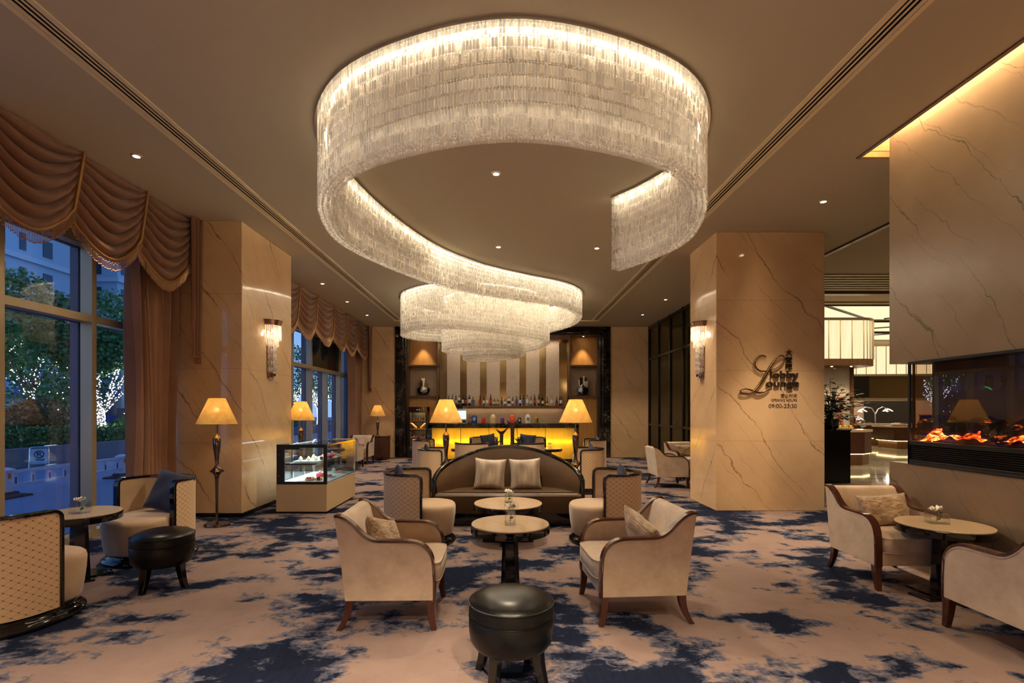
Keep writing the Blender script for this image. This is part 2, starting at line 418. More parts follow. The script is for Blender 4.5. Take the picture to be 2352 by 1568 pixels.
# ------------------------------------------------------------------ windows
def window(name, y0, y1, muls, skip_upper=(), label=None):
    fr = MB(); fin = MB()
    for y in muls:
        z1 = 2.6 if y in skip_upper else H
        fr.box(-4.99, -4.85, y, y + .067, 0, z1); fin.box(-5.11, -5.012, y, y + .067, -.1, z1)
    for a, b in ((0, .09), (2.53, 2.62), (3.41, 3.55), (H - .06, H)):
        fr.box(-4.985, -4.853, y0, y1, a, b); fin.box(-5.07, -5.012, y0, y1, a, b)
    f = struct(fr.build(name, 'alu', smooth=False, bevel=.003), label)
    struct(fin.build('outer_fin', 'alu_out', f, smooth=False))
    struct(MB().box(-5.010, -4.995, y0, y1, .02, H).build('pane', 'window_glass', f, smooth=False))
    return f
w1 = window('window_1', -3.2, 7.04, [7.0 - .03 - 1.09 * k for k in range(1, 10)] + [6.96], label='tall window bay beside the near curtain')
w2 = window('window_2', 8.67, YB, [9.2, 10.3, 11.43, 12.55, 13.65, 14.75, 15.87], (13.65,), label='tall window bay beyond the marble pillar')
struct(MB().box(-4.93, -4.90, 12.617, 14.75, 2.62, 3.41).build('reflection_pane', 'smoked_glass', w2, smooth=False))  # dark tint stands in for the room reflected in this glass
sbox('wall_left', 'alu_out', -5.2, -4.9, -3.2, YB, H + .0, H + .6)
sbox('wall_left.001', 'alu_out', -5.2, -5.0, -3.2, YB, -.3, -.12)

# ------------------------------------------------------------------ drapery
def swag(ya, yb, k, label):
    Wd = yb - ya; rnd = random.Random(k); ph = rnd.random(); fo = 6.2 + rnd.random()
    cx = -4.42
    t = thing('swag_valance', label, 'valance', (cx, (ya + yb) / 2, H), 0, 'swagged valance along the windows')
    yc = (ya + yb) / 2
    def zb(u): return -.66 - .36 * math.sin(PI * u) ** 1.15
    def P(u, v):
        g = math.sin(PI * u)
        c = 1.02 * v; e = .64 * v ** 1.7; vv = v
        z = -(e + (c - e) * g ** .8)
        y = ya + u * Wd - .19 * (-z / 1.02) * (1 if u > .02 else 1) - yc + .018 * math.sin(v * 11 + k) * g
        q = v * fo + ph
        a = (.078 * g ** .6 + .006) * min(1, v * 7) * (1 - .35 * v)
        d = a * (2 * abs(math.sin(PI * q)) ** .6 - 1.2)
        ed = abs(2 * u - 1) ** 3
        d += .012 * ed * math.sin(u * 2 * PI * 7)
        return (.03 + .09 * g * v ** .7 + d + (.05 if u > .5 else -.02) * ed, y, z)
    MB().grid(P, 40, 100).build('swag_cloth', 'valance_satin', t, ang=180, fixn=False)
    edge = [P(i / 40, 1.0) for i in range(41)] + [P(1.0, 1 - i / 14) for i in range(1, 14)]
    edge = [(x + .015, y, z) for x, y, z in edge]
    MB().tube(edge, .014, 6).build('trim_cord', 'gold_cord', t)
    fr = MB(); pts = catmull(edge, 3)
    acc = 0; last = pts[0]
    for i, p in enumerate(pts):
        acc += (p - last).length; last = p
        if acc < .0115: continue
        acc = 0; L = .10 + rnd.random() * .02
        x, y, z = p
        fr.loft([[(x + dx * .0035, y + dy * .0035, z + zz) for dx, dy in ((1, 0), (0, 1), (-1, 0), (0, -1))] for zz in (0, -L)], False, False)
        b = z - L - .008
        for bz, br in ((b, .0075), (z - .03 - rnd.random() * .03, .006)):
            fr.add([(x + br, y, bz), (x, y + br, bz), (x - br, y, bz), (x, y - br, bz), (x, y, bz + br * 1.6), (x, y, bz - br * 1.6)], [(0, 1, 4), (1, 2, 4), (2, 3, 4), (3, 0, 4), (1, 0, 5), (2, 1, 5), (3, 2, 5), (0, 3, 5)])
    fr.build('bead_fringe', 'gold_bead', t, smooth=False)
    return t
sw_near = [4.23, 5.15, 6.07, 7.0]
for i, n in enumerate(('cut by the left edge of the photo', 'between the cut one and the curtained one', 'above the near curtain, beside the pillar')):
    swag(sw_near[i], sw_near[i + 1], i, 'brown satin valance swag over the near windows, ' + n)
sw_far = [9.6, 10.6, 11.6, 12.75, 13.8, 14.85, 15.93]
for i, n in enumerate(('nearest the marble pillar', 'second from the pillar', 'third from the pillar', 'third from the back wall', 'second from the back wall', 'beside the back wall')):
    swag(sw_far[i], sw_far[i + 1], i + 5, 'brown satin valance swag over the far windows, ' + n)

def curtain(y0, y1, folds, label, amp=.10, z1=4.1):
    t = thing('curtain', label, 'curtain', (-4.60, (y0 + y1) / 2, 0), 0, 'floor-length satin curtains')
    rnd = random.Random(int(y0 * 10)); offs = [rnd.uniform(-.25, .25) for _ in range(folds + 2)]
    def P(u, v):
        k = u * folds; i = int(k); ph = k + offs[i] * (1 - (k - i)) + offs[i + 1] * (k - i)
        z = .02 + v * z1
        w = 1 - .16 * (1 - v) * math.sin(PI * min(1, v * 1.4)) 
        y = ((u - .5) * (y1 - y0)) * w + .02 * math.sin(ph * 2 * PI * 1.0 + v * 2)
        a = amp * (.75 + .35 * math.sin(v * 3 + i))
        return (a * math.sin(2 * PI * ph + .5 * math.sin(v * 4)) + .02 * math.sin(ph * 7), y, z)
    MB().grid(P, folds * 14, 26).build('curtain_cloth', 'curtain', t, ang=180, fixn=False)
    return t
curtain(6.12, 7.0, 7, 'floor-length brown satin curtain gathered beside the left marble pillar')
curtain(14.95, 15.9, 7, 'floor-length brown satin curtain gathered in the far corner by the back wall')
def tail(y, zl, label):
    t = thing('valance_tail', label, 'valance tail', (-4.28, y, H), 0, 'pleated valance tails')
    def P(u, v): return (.05 * math.sin(u * PI * 5) * (1 - .4 * v), (u - .5) * (.20 - .05 * v), -v * zl)
    MB().grid(P, 40, 12).build('tail_cloth', 'valance_satin', t, ang=180, fixn=False)
    f = MB()
    for i in range(13):
        x, yy, z = P(i / 12, 1.0)
        f.cyl((x, yy, z), (x, yy, z - .10), .005, .007, 5)
    f.build('bead_fringe', 'gold_bead', t, smooth=False)
    MB().tube([P(i / 24, 1.0) for i in range(25)], .012, 6).build('trim_cord', 'gold_cord', t)
tail(6.93, 1.92, 'narrow pleated valance tail with beaded end against the left pillar')
tail(15.86, 1.95, 'narrow pleated valance tail with beaded end in the far corner')

# ------------------------------------------------------------------ ceiling slots, spots
def slot(xs, x0, x1, label):
    t = thing('ceiling_air_slot', label, 'air vent', ((x0 + x1) / 2, 5.8, H), 0, 'long linear air slots in the ceiling'); c = (x0 + x1) / 2
    MB().box(x0 - c, x1 - c, -9, 9.0, -.0015, 0).build('backing', 'black_void', t, smooth=False)
    f = MB()
    for a, b, d in xs: f.box(a - c, b - c, -9, 9.0, -d * .38, -.001)
    f.box(x0 - c, x1 - c, 8.94, 9.02, -.02, -.003)
    f.build('slat', 'slot_metal', t, smooth=False)
slot([(-3.28, -3.236, .025), (-3.229, -3.199, .02), (-3.175, -3.160, .018), (-3.137, -3.120, .018), (-3.100, -3.051, .025)], -3.28, -3.051, 'long linear air slot in the ceiling on the window side')
slot([(2.555, 2.604, .025), (2.624, 2.641, .018), (2.664, 2.679, .018), (2.703, 2.733, .02), (2.740, 2.780, .025)], 2.555, 2.78, 'long linear air slot in the ceiling on the fireplace side')
sbox('trim_5', 'slot_metal', -3.28, 2.78, 14.82, 14.90, H - .02, H)
def downlight(x, y, label, e=0, z=H, ang=95, r=.034):
    t = thing('downlight', label, 'downlight', (x, y, z), 0, 'recessed ceiling spots')
    MB().lathe([(r, -.001), (r, -.012), (r * 1.5, -.010), (r * 1.6, -.001)], 20, cap0=False, cap1=False).build('trim_ring', 'champagne', t)
    MB().lathe([(.001, -.004), (r, -.003)], 20, cap0=True, cap1=False).build('lens', 'led_down', t)
    if e: light('spot_beam', 'SPOT', (0, 0, -.03), e, WARMW, t, spot_size=R(ang), spot_blend=.6, shadow_soft_size=.03)
    return t
downlight(-.10, 5.62, 'bright recessed spot with starburst inside the big chandelier loop', P_SPOT, ang=125)
downlight(-.106, 8.14, 'recessed spot straight behind the starburst one', P_SPOT * .7, ang=110)
downlight(1.505, 8.2, 'recessed spot beside the free end of the chandelier ribbon', P_SPOT * .7, ang=110)
downlight(-3.85, 5.23, 'recessed spot in front of the near valance', P_SIDE * .6, ang=58)
downlight(-3.83, 10.5, 'recessed spot by the far valance, nearest the pillar', P_SIDE, ang=56)
downlight(-3.86, 12.24, 'recessed spot by the far valance, middle of three', P_SIDE * .6, ang=56)
downlight(-3.85, 13.97, 'recessed spot by the far valance, nearest the back wall', P_SIDE * .6, ang=56)
downlight(4.05, 6.37, 'recessed spot above the front of the sign pillar', P_SIDE * 1.8, ang=66)
downlight(3.85, 12.0, 'recessed spot by the glass partition, nearer one', P_SIDE)
downlight(3.82, 13.9, 'recessed spot by the glass partition, nearer the back wall', P_SIDE * .6)
# added fill spots out of view, there to brighten the chair and pillar fronts
for x, y, e, ag in ((-1.0, -.1, 800, 94), (0.9, -.2, 880, 97), (0.0, -1.4, 1150, 112), (-3.9, .6, 380, 92)):
    t = thing('downlight', 'added ceiling fill spot above the foreground carpet, outside the picture', 'downlight', (x, y, H), 0, 'added fill spots outside the picture')
    MB().lathe([(.001, -.003), (.07, -.012)], 16, cap1=False).build('lens', 'led_down', t)
    light('spot_beam', 'SPOT', (0, 0, -.03), e, WARMW, t, spot_size=R(ag), spot_blend=.45, shadow_soft_size=.06)
# ------------------------------------------------------------------ chandelier (spiral ribbon of crystal strands)
CP = [(1.39, 6.28, .86), (1.72, 5.80, .84), (1.90, 5.25, .80), (1.70, 4.40, .74), (1.15, 3.80, .73), (.06, 3.46, .73), (-1.0, 3.80, .73), (-1.57, 4.42, .73),
      (-1.80, 5.25, .73), (-1.78, 5.95, .71), (-1.56, 6.95, .64), (-1.17, 8.05, .57), (-.67, 8.82, .52), (-.27, 9.27, .50), (.455, 9.85, .48), (1.0, 10.23, .47), (1.42, 10.70, .48),
      (1.68, 11.35, .50), (1.60, 12.15, .56), (1.24, 12.75, .6), (.6, 13.4, .66), (-.35, 13.85, .70), (-1.35, 13.7, .74), (-2.1, 13.1, .80), (-2.42, 12.2, .84), (-2.20, 11.2, .86),
      (-1.50, 10.50, .90), (-.6, 10.38, .96), (.35, 10.85, 1.0), (.92, 11.6, 1.0), (.95, 12.35, 1.04), (.5, 13.0, 1.1), (-.25, 13.25, 1.14), (-.95, 13.0, 1.18), (-1.40, 12.35, 1.2), (-1.38, 11.65, 1.2),
      (-.9, 11.12, 1.2), (-.25, 11.05, 1.22), (.30, 11.45, 1.25), (.38, 12.05, 1.3), (.05, 12.5, 1.36), (-.4, 12.55, 1.40), (-.8, 12.3, 1.42), (-.93, 11.85, 1.42), (-.7, 11.45, 1.42), (-.3, 11.35, 1.42), (.1, 11.55, 1.40), (.3, 11.8, 1.40)]
ZT = H - .03
chn = thing('crystal_chandelier', 'huge spiral chandelier of hanging crystal strands on the lounge ceiling', 'chandelier', (0, 0, 0))
path = catmull(CP, 24)
# resample
seg = [0.]
for a, b in zip(path, path[1:]): seg.append(seg[-1] + math.hypot(b[0] - a[0], b[1] - a[1]))
LEN = seg[-1]
def at(s):
    s = max(0, min(LEN - 1e-6, s)); i = int(np.searchsorted(seg, s, 'right')) - 1; i = min(i, len(path) - 2)
    t = (s - seg[i]) / max(1e-9, seg[i + 1] - seg[i]); p = path[i].lerp(path[i + 1], t)
    d = Vector((path[i + 1][0] - path[i][0], path[i + 1][1] - path[i][1], 0)).normalized()
    return p, Vector((-d.y, d.x, 0))
PIT = .0245; ROWS = 4; RSP = .042
prL = .070; conL = .0205                                  # prism length, connector length
def strand_template():
    v = []; f = []
    # a flat bevelled bar with tapered ends and two beads under it; the unit repeats down the strand
    hx, hy = .0116, .0058
    def ring(z, q): return [(a * hx * q, b * hy * q, z) for a, b in ((1, 0), (.5, 1), (-.5, 1), (-1, 0), (-.5, -1), (.5, -1))]
    for z, q in ((0, .35), (-.007, 1), (-prL + .007, 1), (-prL, .35)): v += ring(z, q)
    for i in range(3):
        for j in range(6):
            a = i * 6 + j; b = i * 6 + (j + 1) % 6; f += [(a, b, b + 6), (a, b + 6, a + 6)]
    for xc in (-.0056, .0056):
        k = len(v); q = .0056; zc = -prL - conL * .5; h = .0098
        v += [(xc + q, 0, zc), (xc, q, zc), (xc - q, 0, zc), (xc, -q, zc), (xc, 0, zc + h), (xc, 0, zc - h)]
        f += [(k, k + 1, k + 4), (k + 1, k + 2, k + 4), (k + 2, k + 3, k + 4), (k + 3, k, k + 4), (k + 1, k, k + 5), (k + 2, k + 1, k + 5), (k + 3, k + 2, k + 5), (k, k + 3, k + 5)]
    return np.array(v, np.float32), np.array(f, np.int32)
def ball_template(r=.0138):
    b = bmesh.new(); bmesh.ops.create_icosphere(b, subdivisions=1, radius=r); b.verts.ensure_lookup_table()
    v = np.array([tuple(x.co) for x in b.verts], np.float32); f = np.array([[x.index for x in q.verts] for q in b.faces], np.int32); b.free(); return v, f
UV_, UF_ = strand_template(); BV_, BF_ = ball_template()
def tri_mesh(name, V, F, m):
    me = bpy.data.meshes.new(name); me.vertices.add(len(V)); me.vertices.foreach_set('co', V.astype(np.float32).ravel())
    n = len(F); me.loops.add(3 * n); me.loops.foreach_set('vertex_index', F.astype(np.int32).ravel())
    me.polygons.add(n); me.polygons.foreach_set('loop_start', np.arange(0, 3 * n, 3, dtype=np.int32))
    me.update(calc_edges=True); me.validate(); me.materials.append(M[m]); return me
def unit_list(h):
    n = max(3, round(h / (prL + conL))); return n, h / n
rng = np.random.default_rng(3)
units = []; balls = []; front = []
ns = int(LEN / PIT)
for i in range(ns):
    p, nrm = at(i * PIT); h = p[2]
    for rwi in range(ROWS):
        off = (rwi - (ROWS - 1) / 2) * RSP
        x = p[0] + nrm.x * off; y = p[1] + nrm.y * off
        n, step = unit_list(h); n0 = n
        jit = rng.uniform(-.0015, .0015); rot = math.atan2(-nrm.x, nrm.y) + rng.uniform(-.16, .16)
        outer = rwi == ROWS - 1
        if y < 3.9 and rwi == 0 and y - 3.3 < .6 and abs(x) < 1.25: front.append((x, y, rot, h, n, step)); continue
        ks = [k for k in range(n) if rwi in (0, 3) or k >= n - 2 or (k < 2 and y < 8)]
        for k in ks: units.append((x, y, ZT + jit - k * step, rot + .1 * math.sin(k * 2.3 + i), step / (prL + conL)))
        balls.append((x, y, ZT + jit - h - .006))
# keep the hundred front strands as parts of their own
front.sort(key=lambda q: abs(q[0])); rest = front[100:]; front = front[:100]
for x, y, rot, h, n, step in rest:
    for k in range(n): units.append((x, y, ZT - k * step, rot + .1 * math.sin(k * 2.3), step / (prL + conL)))
    balls.append((x, y, ZT - h - .006))
def stack(us, bs):
    U = np.array(us, np.float32); nv = len(UV_)
    c, s = np.cos(U[:, 3]), np.sin(U[:, 3])
    X = UV_[None, :, 0] * c[:, None] - UV_[None, :, 1] * s[:, None] + U[:, 0:1]
    Y = UV_[None, :, 0] * s[:, None] + UV_[None, :, 1] * c[:, None] + U[:, 1:2]
    Z = UV_[None, :, 2] * U[:, 4:5] + U[:, 2:3]
    V = np.stack([X, Y, Z], -1).reshape(-1, 3); F = (UF_[None] + (np.arange(len(U)) * nv)[:, None, None]).reshape(-1, 3)
    B = np.array(bs, np.float32); V2 = (BV_[None] + B[:, None, :]).reshape(-1, 3); F2 = (BF_[None] + (np.arange(len(B)) * len(BV_))[:, None, None]).reshape(-1, 3) + len(V)
    return np.vstack([V, V2]), np.vstack([F, F2])
V, F = stack(units, balls)
o = bpy.data.objects.new('crystal_strand', tri_mesh('crystal_strand', V, F, 'crystal')); COL.objects.link(o); o.parent = chn; o['kind'] = 'stuff'
n, step = unit_list(.73)
V, F = stack([(0, 0, -k * step, .1 * math.sin(k * 2.3), step / (prL + conL)) for k in range(n)], [(0, 0, -.736)])
sm = tri_mesh('crystal_strand', V, F, 'crystal')
for x, y, rot, h, n, step in front:
    o = bpy.data.objects.new('crystal_strand', sm); COL.objects.link(o); o.parent = chn; o.location = (x, y, ZT); o.rotation_euler = (0, 0, rot)
# ceiling plate and light strip that follow the ribbon
pl = MB(); ls = MB(); N = int(LEN / .12)
pp = [at(LEN * i / N) for i in range(N + 1)]
def ribbon(mb, hw, z0, z1):
    W_ = hw if callable(hw) else (lambda p: hw)
    mb.loft([[(p[0] + q.x * a, p[1] + q.y * a, z) for a, z in ((-W_(p), z0), (W_(p), z0), (W_(p), z1), (-W_(p), z1))] for p, q in pp])
ribbon(pl, .095, H - .028, H - .001); ribbon(ls, lambda p: .016 if p[1] < 8.5 else .0075, H - .034, H - .029)
pl.build('ceiling_plate', 'chrome', chn, smooth=False); ls.build('light_strip', 'led_white', chn, smooth=False)

# ------------------------------------------------------------------ crystal wall lamps
def sconce(loc, rz, label):
    # local +x points out of the wall
    t = thing('crystal_wall_lamp', label, 'wall lamp', loc, rz, 'crystal wall lamps on the pillars')
    def half(r, n=14): return [(r * math.sin(PI * j / n), -r * math.cos(PI * j / n)) for j in range(n + 1)]
    cr = MB(); 
    for r, a, b in ((.175, 2.86, 2.895), (.165, 2.825, 2.86), (.19, 2.895, 2.905)): cr.prism(half(r), 2, a, b)
    cr.build('crown', 'rose_bronze', t, ang=50)
    MB().box(.0, .012, -.10, .10, 2.1, 2.84).build('back_plate', 'rose_bronze', t, smooth=False)
    bt = MB(); bt.prism(half(.092), 2, 2.035, 2.075); bt.box(0, .02, -.09, .09, 2.0, 2.1); bt.build('bottom_ring', 'rose_bronze', t)
    us = []; bs = []
    for r, z0, z1 in ((.155, 2.825, 2.60), (.120, 2.66, 2.50), (.088, 2.56, 2.08)):
        nn = int(PI * r / .026); hh = z0 - z1; k, st = max(1, round(hh / .095)), 0; st = hh / k
        for j in range(nn + 1):
            a = PI * j / nn
            for q in range(k): us.append((r * math.sin(a) + .012, -r * math.cos(a), z0 - q * st, a, st / (prL + conL)))
    for j in range(9): bs.append((.02 + .06 * math.sin(PI * j / 8), -.07 * math.cos(PI * j / 8), 2.01 - .02 * math.sin(PI * j / 8)))
    V, F = stack(us, bs); o = bpy.data.objects.new('crystal_tier', tri_mesh('crystal_tier', V, F, 'crystal')); COL.objects.link(o); o.parent = t; o['kind'] = 'stuff'
    b = MB(); b.sphere((.07, -.05, 2.74), .018); b.sphere((.07, .05, 2.74), .018); b.build('bulb', 'sconce_bulb', t)
    light('glow', 'POINT', (.08, 0, 2.70), 9, WARMW, t, shadow_soft_size=.05)
    return t
sconce((-3.70, 7.87, 0), 0, 'tiered crystal wall lamp on the left marble pillar')
sconce((3.15, 8.0, 0), PI, 'tiered crystal wall lamp on the side of the sign pillar')
# ------------------------------------------------------------------ wooden-armed armchair (local +x is the front)
def arm_curve():
    top = [(-.335, .775), (-.30, .772), (-.255, .752), (-.205, .712), (-.155, .66), (-.105, .622), (-.05, .606), (.05, .603), (.16, .601), (.225, .592), (.275, .567), (.312, .525), (.332, .47), (.338, .40)]
    return [(p.x, p.y) for p in catmull([(x, z, 0) for x, z in top], 4)]
ARM = arm_curve()
def make_armchair(label, group):
    t = thing('armchair', label, 'armchair', (0, 0, 0), 0, group)
    back = [(-.262, .205), (-.285, .42), (-.315, .63)]
    poly = ARM + [(.336, .205)] + back
    for s in (-1, 1):
        y0, y1 = (.283, .333) if s > 0 else (-.333, -.283)
        MB().prism(poly, 1, y0, y1).build('side_panel', 'velvet', t, bevel=.006)
        pth = [(x, s * .308, z + .006) for x, z in ARM] + [(.343, s * .308, z) for z in (.33, .27, .20)]
        MB().sweep(pth, [(0, 1, 0)] * len(pth), [(-.031, -.008), (.031, -.008), (.027, .008), (-.027, .008)]).build('arm_trim', 'wood_dark', t, ang=50)
        pip = [(x - .0, s * .334, z - .016) for x, z in ARM]
        MB().tube(pip, .004, 5).build('piping', 'velvet', t)
        fl = []
        for i in range(7):
            k = i / 6; z = .205 * (1 - k); w = .029 - .010 * k; cx = .318 + .022 * k * k
            fl.append([(cx + a * w, s * .308 + b * w, z) for a, b in ((-1, -1), (1, -1), (1, 1), (-1, 1))])
        MB().loft(fl).build('leg', 'wood_dark', t, bevel=.004)
        rl = []
        for i in range(8):
            k = i / 7; z = .215 * (1 - k); w = .027 - .009 * k; cx = -.235 - .075 * k ** 2.2
            rl.append([(cx + a * w, s * .305 + b * w * .9, z) for a, b in ((-1, -1), (1, -1), (1, 1), (-1, 1))])
        MB().loft(rl).build('leg', 'wood_dark', t, bevel=.004)
    bk = [(-.258, .21), (-.30, .52), (-.337, .755), (-.325, .776), (-.295, .782), (-.258, .768), (-.238, .735), (-.205, .62), (-.165, .45), (-.15, .30), (-.15, .21)]
    MB().prism(bk, 1, -.284, .284).build('backrest', 'velvet', t, bevel=.012, seg=3)
    MB().box(-.22, .342, -.284, .284, .205, .315).build('seat_rail', 'velvet', t, bevel=.008)
    c = MB(); rings = []
    for z, d in ((.312, .03), (.318, .008), (.335, 0), (.415, 0), (.435, .006), (.45, .03), (.462, .12), (.466, .24)):
        r = []
        for j in range(40):
            a = 2 * PI * j / 40; cx, sy = math.cos(a), math.sin(a)
            px = abs(cx) ** .28 * (1 if cx > 0 else -1); py = abs(sy) ** .28 * (1 if sy > 0 else -1)
            r.append((.105 + px * max(.02, .275 - d), py * max(.02, .281 - d), z))
        rings.append(r)
    c.loft(rings).build('seat_cushion', 'velvet', t)
    for z in (.437, .318):
        MB().tube([(.105 + .272 * abs(math.cos(a)) ** .28 * (1 if math.cos(a) > 0 else -1), .279 * abs(math.sin(a)) ** .28 * (1 if math.sin(a) > 0 else -1), z) for a in [2 * PI * j / 48 for j in range(49)]], .0045, 5).build('piping', 'velvet', t)
    return t
G1 = 'velvet armchairs with wooden arm trim'
ch = make_armchair('beige velvet armchair with wooden arm trim facing right, left of the foremost marble table', G1)
ch.location = (-.83, 3.73, 0); ch.rotation_euler = (0, 0, R(1))
dup(ch, (.985, 3.81, 0), R(184), 'beige velvet armchair with wooden arm trim facing left, right of the foremost marble table')
dup(ch, (3.42, 4.50, 0), R(-91), 'beige velvet armchair facing the camera beside the fireplace wall, fur pillow on its seat')
dup(ch, (3.375, 3.14, 0), R(90), 'beige velvet armchair cut by the right edge of the photo, its back to the camera')
dup(ch, (3.22, 10.02, 0), R(0), 'beige velvet armchair facing right in the distance before the glass partition')
dup(ch, (4.02, 11.2, 0), R(-80), 'beige velvet armchair half hidden behind the left edge of the sign pillar')
dup(ch, (-4.12, 14.2, 0), R(-91), 'beige velvet armchair facing the camera beside the carved cabinet in the far left corner')
dup(ch, (-4.08, 12.95, 0), R(90), 'beige velvet armchair with its back to the camera behind the pastry display case')

# ------------------------------------------------------------------ pillows
def pillow_mesh(w, h, d, nx=22, flop=0., seed=0):
    m = MB(); rnd = random.Random(seed); k1, k2 = rnd.uniform(0, 6), rnd.uniform(0, 6)
    def half(sg):
        def P(a, b):
            u = 2 * a - 1; v = 2 * b - 1
            x = u * w / 2 * (1 - .09 * (1 - v * v)); z = v * h / 2 * (1 - .09 * (1 - u * u))
            e = max(0, (1 - u ** 4) * (1 - v ** 4)) ** .55
            th = d / 2 * e * (1 + .12 * math.sin(5 * u + k1) * math.sin(4 * v + k2))
            x2 = x; y = sg * th + flop * (1 - v) ** 2 * .1
            return (x2, y, z)
        return P
    m.grid(half(1), nx, nx); m.grid(half(-1), nx, nx); return m
def pillow(name, label, cat, m, w, h, d, loc, rot, group, seed=0):
    mb = pillow_mesh(w, h, d, 22, 0, seed); o = mb.build(name, m, None, ang=80)
    bm = bmesh.new(); bm.from_mesh(o.data); bmesh.ops.remove_doubles(bm, verts=bm.verts, dist=1e-4); bmesh.ops.recalc_face_normals(bm, faces=bm.faces); bm.to_mesh(o.data); bm.free()
    o.location = loc; o.rotation_euler = rot; return tag(o, label, cat, group)
GF = 'fur pillows'
pillow('fur_pillow', 'tan fur pillow leaning in the armchair left of the foremost table', 'pillow', 'fur', .42, .28, .13, (-.90, 3.72, .565), (R(-20), R(16), R(74)), GF, 1)
pillow('fur_pillow', 'tan fur pillow leaning in the armchair right of the foremost table', 'pillow', 'fur', .42, .28, .13, (1.05, 3.84, .565), (R(-20), R(-16), R(110)), GF, 2)
pillow('fur_pillow', 'tan fur pillow in the armchair beside the fireplace wall', 'pillow', 'fur', .47, .29, .14, (3.43, 4.54, .595), (R(-14), R(-3), R(2)), GF, 3)
pillow('fur_pillow', 'tan fur pillow in the far armchair half hidden by the sign pillar', 'pillow', 'fur', .45, .28, .14, (4.03, 11.26, .59), (R(-14), 0, R(8)), GF, 4)

# ------------------------------------------------------------------ tub chair (local +x is the front)
def make_tub(label, group):
    t = thing('tub_chair', label, 'tub chair', (0, 0, 0), 0, group)
    Ro, Ri, AF, ZT_, ZB = .36, .315, .12, .79, .105
    # centre-line points with arc length
    def plan(r):
        pts = [(AF - AF * i / 5, -r) for i in range(5)] + [(r * math.cos(a), r * math.sin(a)) for a in [-PI / 2 - PI * j / 28 for j in range(29)]] + [(AF * (i + 1) / 5, r) for i in range(5)]
        return pts
    n = len(plan(1.))
    mid = plan((Ro + Ri) / 2); s = [0.]
    for a, b in zip(mid, mid[1:]): s.append(s[-1] + math.dist(a, b))
    L = s[-1]
    # densify at the ends for the rounded arm corner
    def ztop(d):
        c = .055
        return ZT_ if d >= c else ZT_ - (c - math.sqrt(max(0, c * c - (c - d) ** 2)))
    S = [0, .004, .012, .024, .038, .055] + [x for x in s if .07 < x < L - .07] + [L - x for x in (.055, .038, .024, .012, .004, 0)]
    def pt(r, d):
        for i in range(len(s) - 1):
            if d <= s[i + 1] + 1e-9:
                k = (d - s[i]) / (s[i + 1] - s[i]); P = plan(r); return (P[i][0] * (1 - k) + P[i + 1][0] * k, P[i][1] * (1 - k) + P[i + 1][1] * k)
    NV = 8
    def wall(r, uv):
        m = MB(); v = []; f = []; u = []
        for d in S:
            x, y = pt(r, d); zt = ztop(min(d, L - d))
            for j in range(NV + 1):
                z = ZB + (zt - ZB) * j / NV; v.append((x, y, z)); u.append((d, z))
        for i in range(len(S) - 1):
            for j in range(NV):
                a = i * (NV + 1) + j; f.append((a, a + 1, a + NV + 2, a + NV + 1))
        return m.add(v, f, u if uv else None)
    wall(Ro, True).build('outer_shell', 'diamond_fabric', t, ang=180)
    wall(Ri, False).build('inner_shell', 'velvet_tub', t, ang=180)
    pth = []; nr = []
    rm = (Ro + Ri) / 2
    def add(d, z):
        x, y = pt(rm, d); x1, y1 = pt(rm + .01, d); pth.append((x, y, z)); nr.append((x1 - x, y1 - y, 0))
    for z in (ZB, .3, .5, .72): add(0, z)
    for d in S[1:-1]: add(d, ztop(min(d, L - d)))
    for z in (.72, .5, .3, ZB): add(L, z)
    nr = [Vector(q).normalized() for q in nr]
    MB().sweep(pth, nr, [(-.032, -.012), (.032, -.012), (.032, .012), (-.032, .012)]).build('rim_trim', 'lacquer', t, ang=60, bevel=.005)
    # seat: round behind, bulging drum in front
    rings = []
    for z, k in ((.10, .90), (.12, .935), (.20, .965), (.30, .99), (.385, 1.0), (.415, .985), (.433, .94), (.442, .85), (.446, .4)):
        r = []
        for j in range(44):
            a = 2 * PI * j / 44; c, q = math.cos(a), math.sin(a)
            if c <= 0: x, y = .300 * c, .300 * q
            else: x, y = .455 * abs(c) ** .60, .300 * abs(q) ** .66 * (1 if q > 0 else -1) * (1 + .10 * math.sin(PI * min(1, c * 1.2)))
            kk = k if c > 0 else (1 if k > .8 else k)
            r.append((x * kk, y * kk, z))
        rings.append(r)
    MB().loft(rings).build('seat', 'velvet_tub', t)
    pr = []
    for z, k in ((0, 1.05), (.02, 1.075), (.04, 1.06), (.055, 1.0), (.07, .94), (.09, .93), (.108, .96)):
        pr.append([((.365 * math.cos(a) if math.cos(a) <= 0 else .43 * abs(math.cos(a)) ** .8) * k, .362 * math.sin(a) * k, z) for a in [2 * PI * j / 44 for j in range(44)]])
    MB().loft(pr).build('plinth', 'lacquer', t, ang=50)
    return t
G2 = 'tub chairs with diamond-patterned shells'
tc_ = make_tub('tub chair with diamond pattern left of the brown sofa, nearest of its row', G2)
tc_.location = (-1.03, 5.78, 0)
dup(tc_, (1.20, 5.78, 0), R(180), 'tub chair with diamond pattern right of the brown sofa, nearest of its row')
dup(tc_, (-1.24, 9.22, 0), 0, 'tub chair with diamond pattern behind the left floor lamp of the sofa')
dup(tc_, (1.47, 9.28, 0), R(180), 'tub chair with diamond pattern behind the right floor lamp of the sofa')
dup(tc_, (-1.86, 12.0, 0), 0, 'tub chair with diamond pattern before the wine cooler')
dup(tc_, (2.10, 12.2, 0), R(180), 'tub chair with diamond pattern before the right end of the bar')
dup(tc_, (-.73, 10.9, 0), R(90), 'tub chair seen from behind, left of the bronze vessels on the console')
dup(tc_, (.50, 10.9, 0), R(90), 'tub chair seen from behind, right of the bronze vessels on the console')
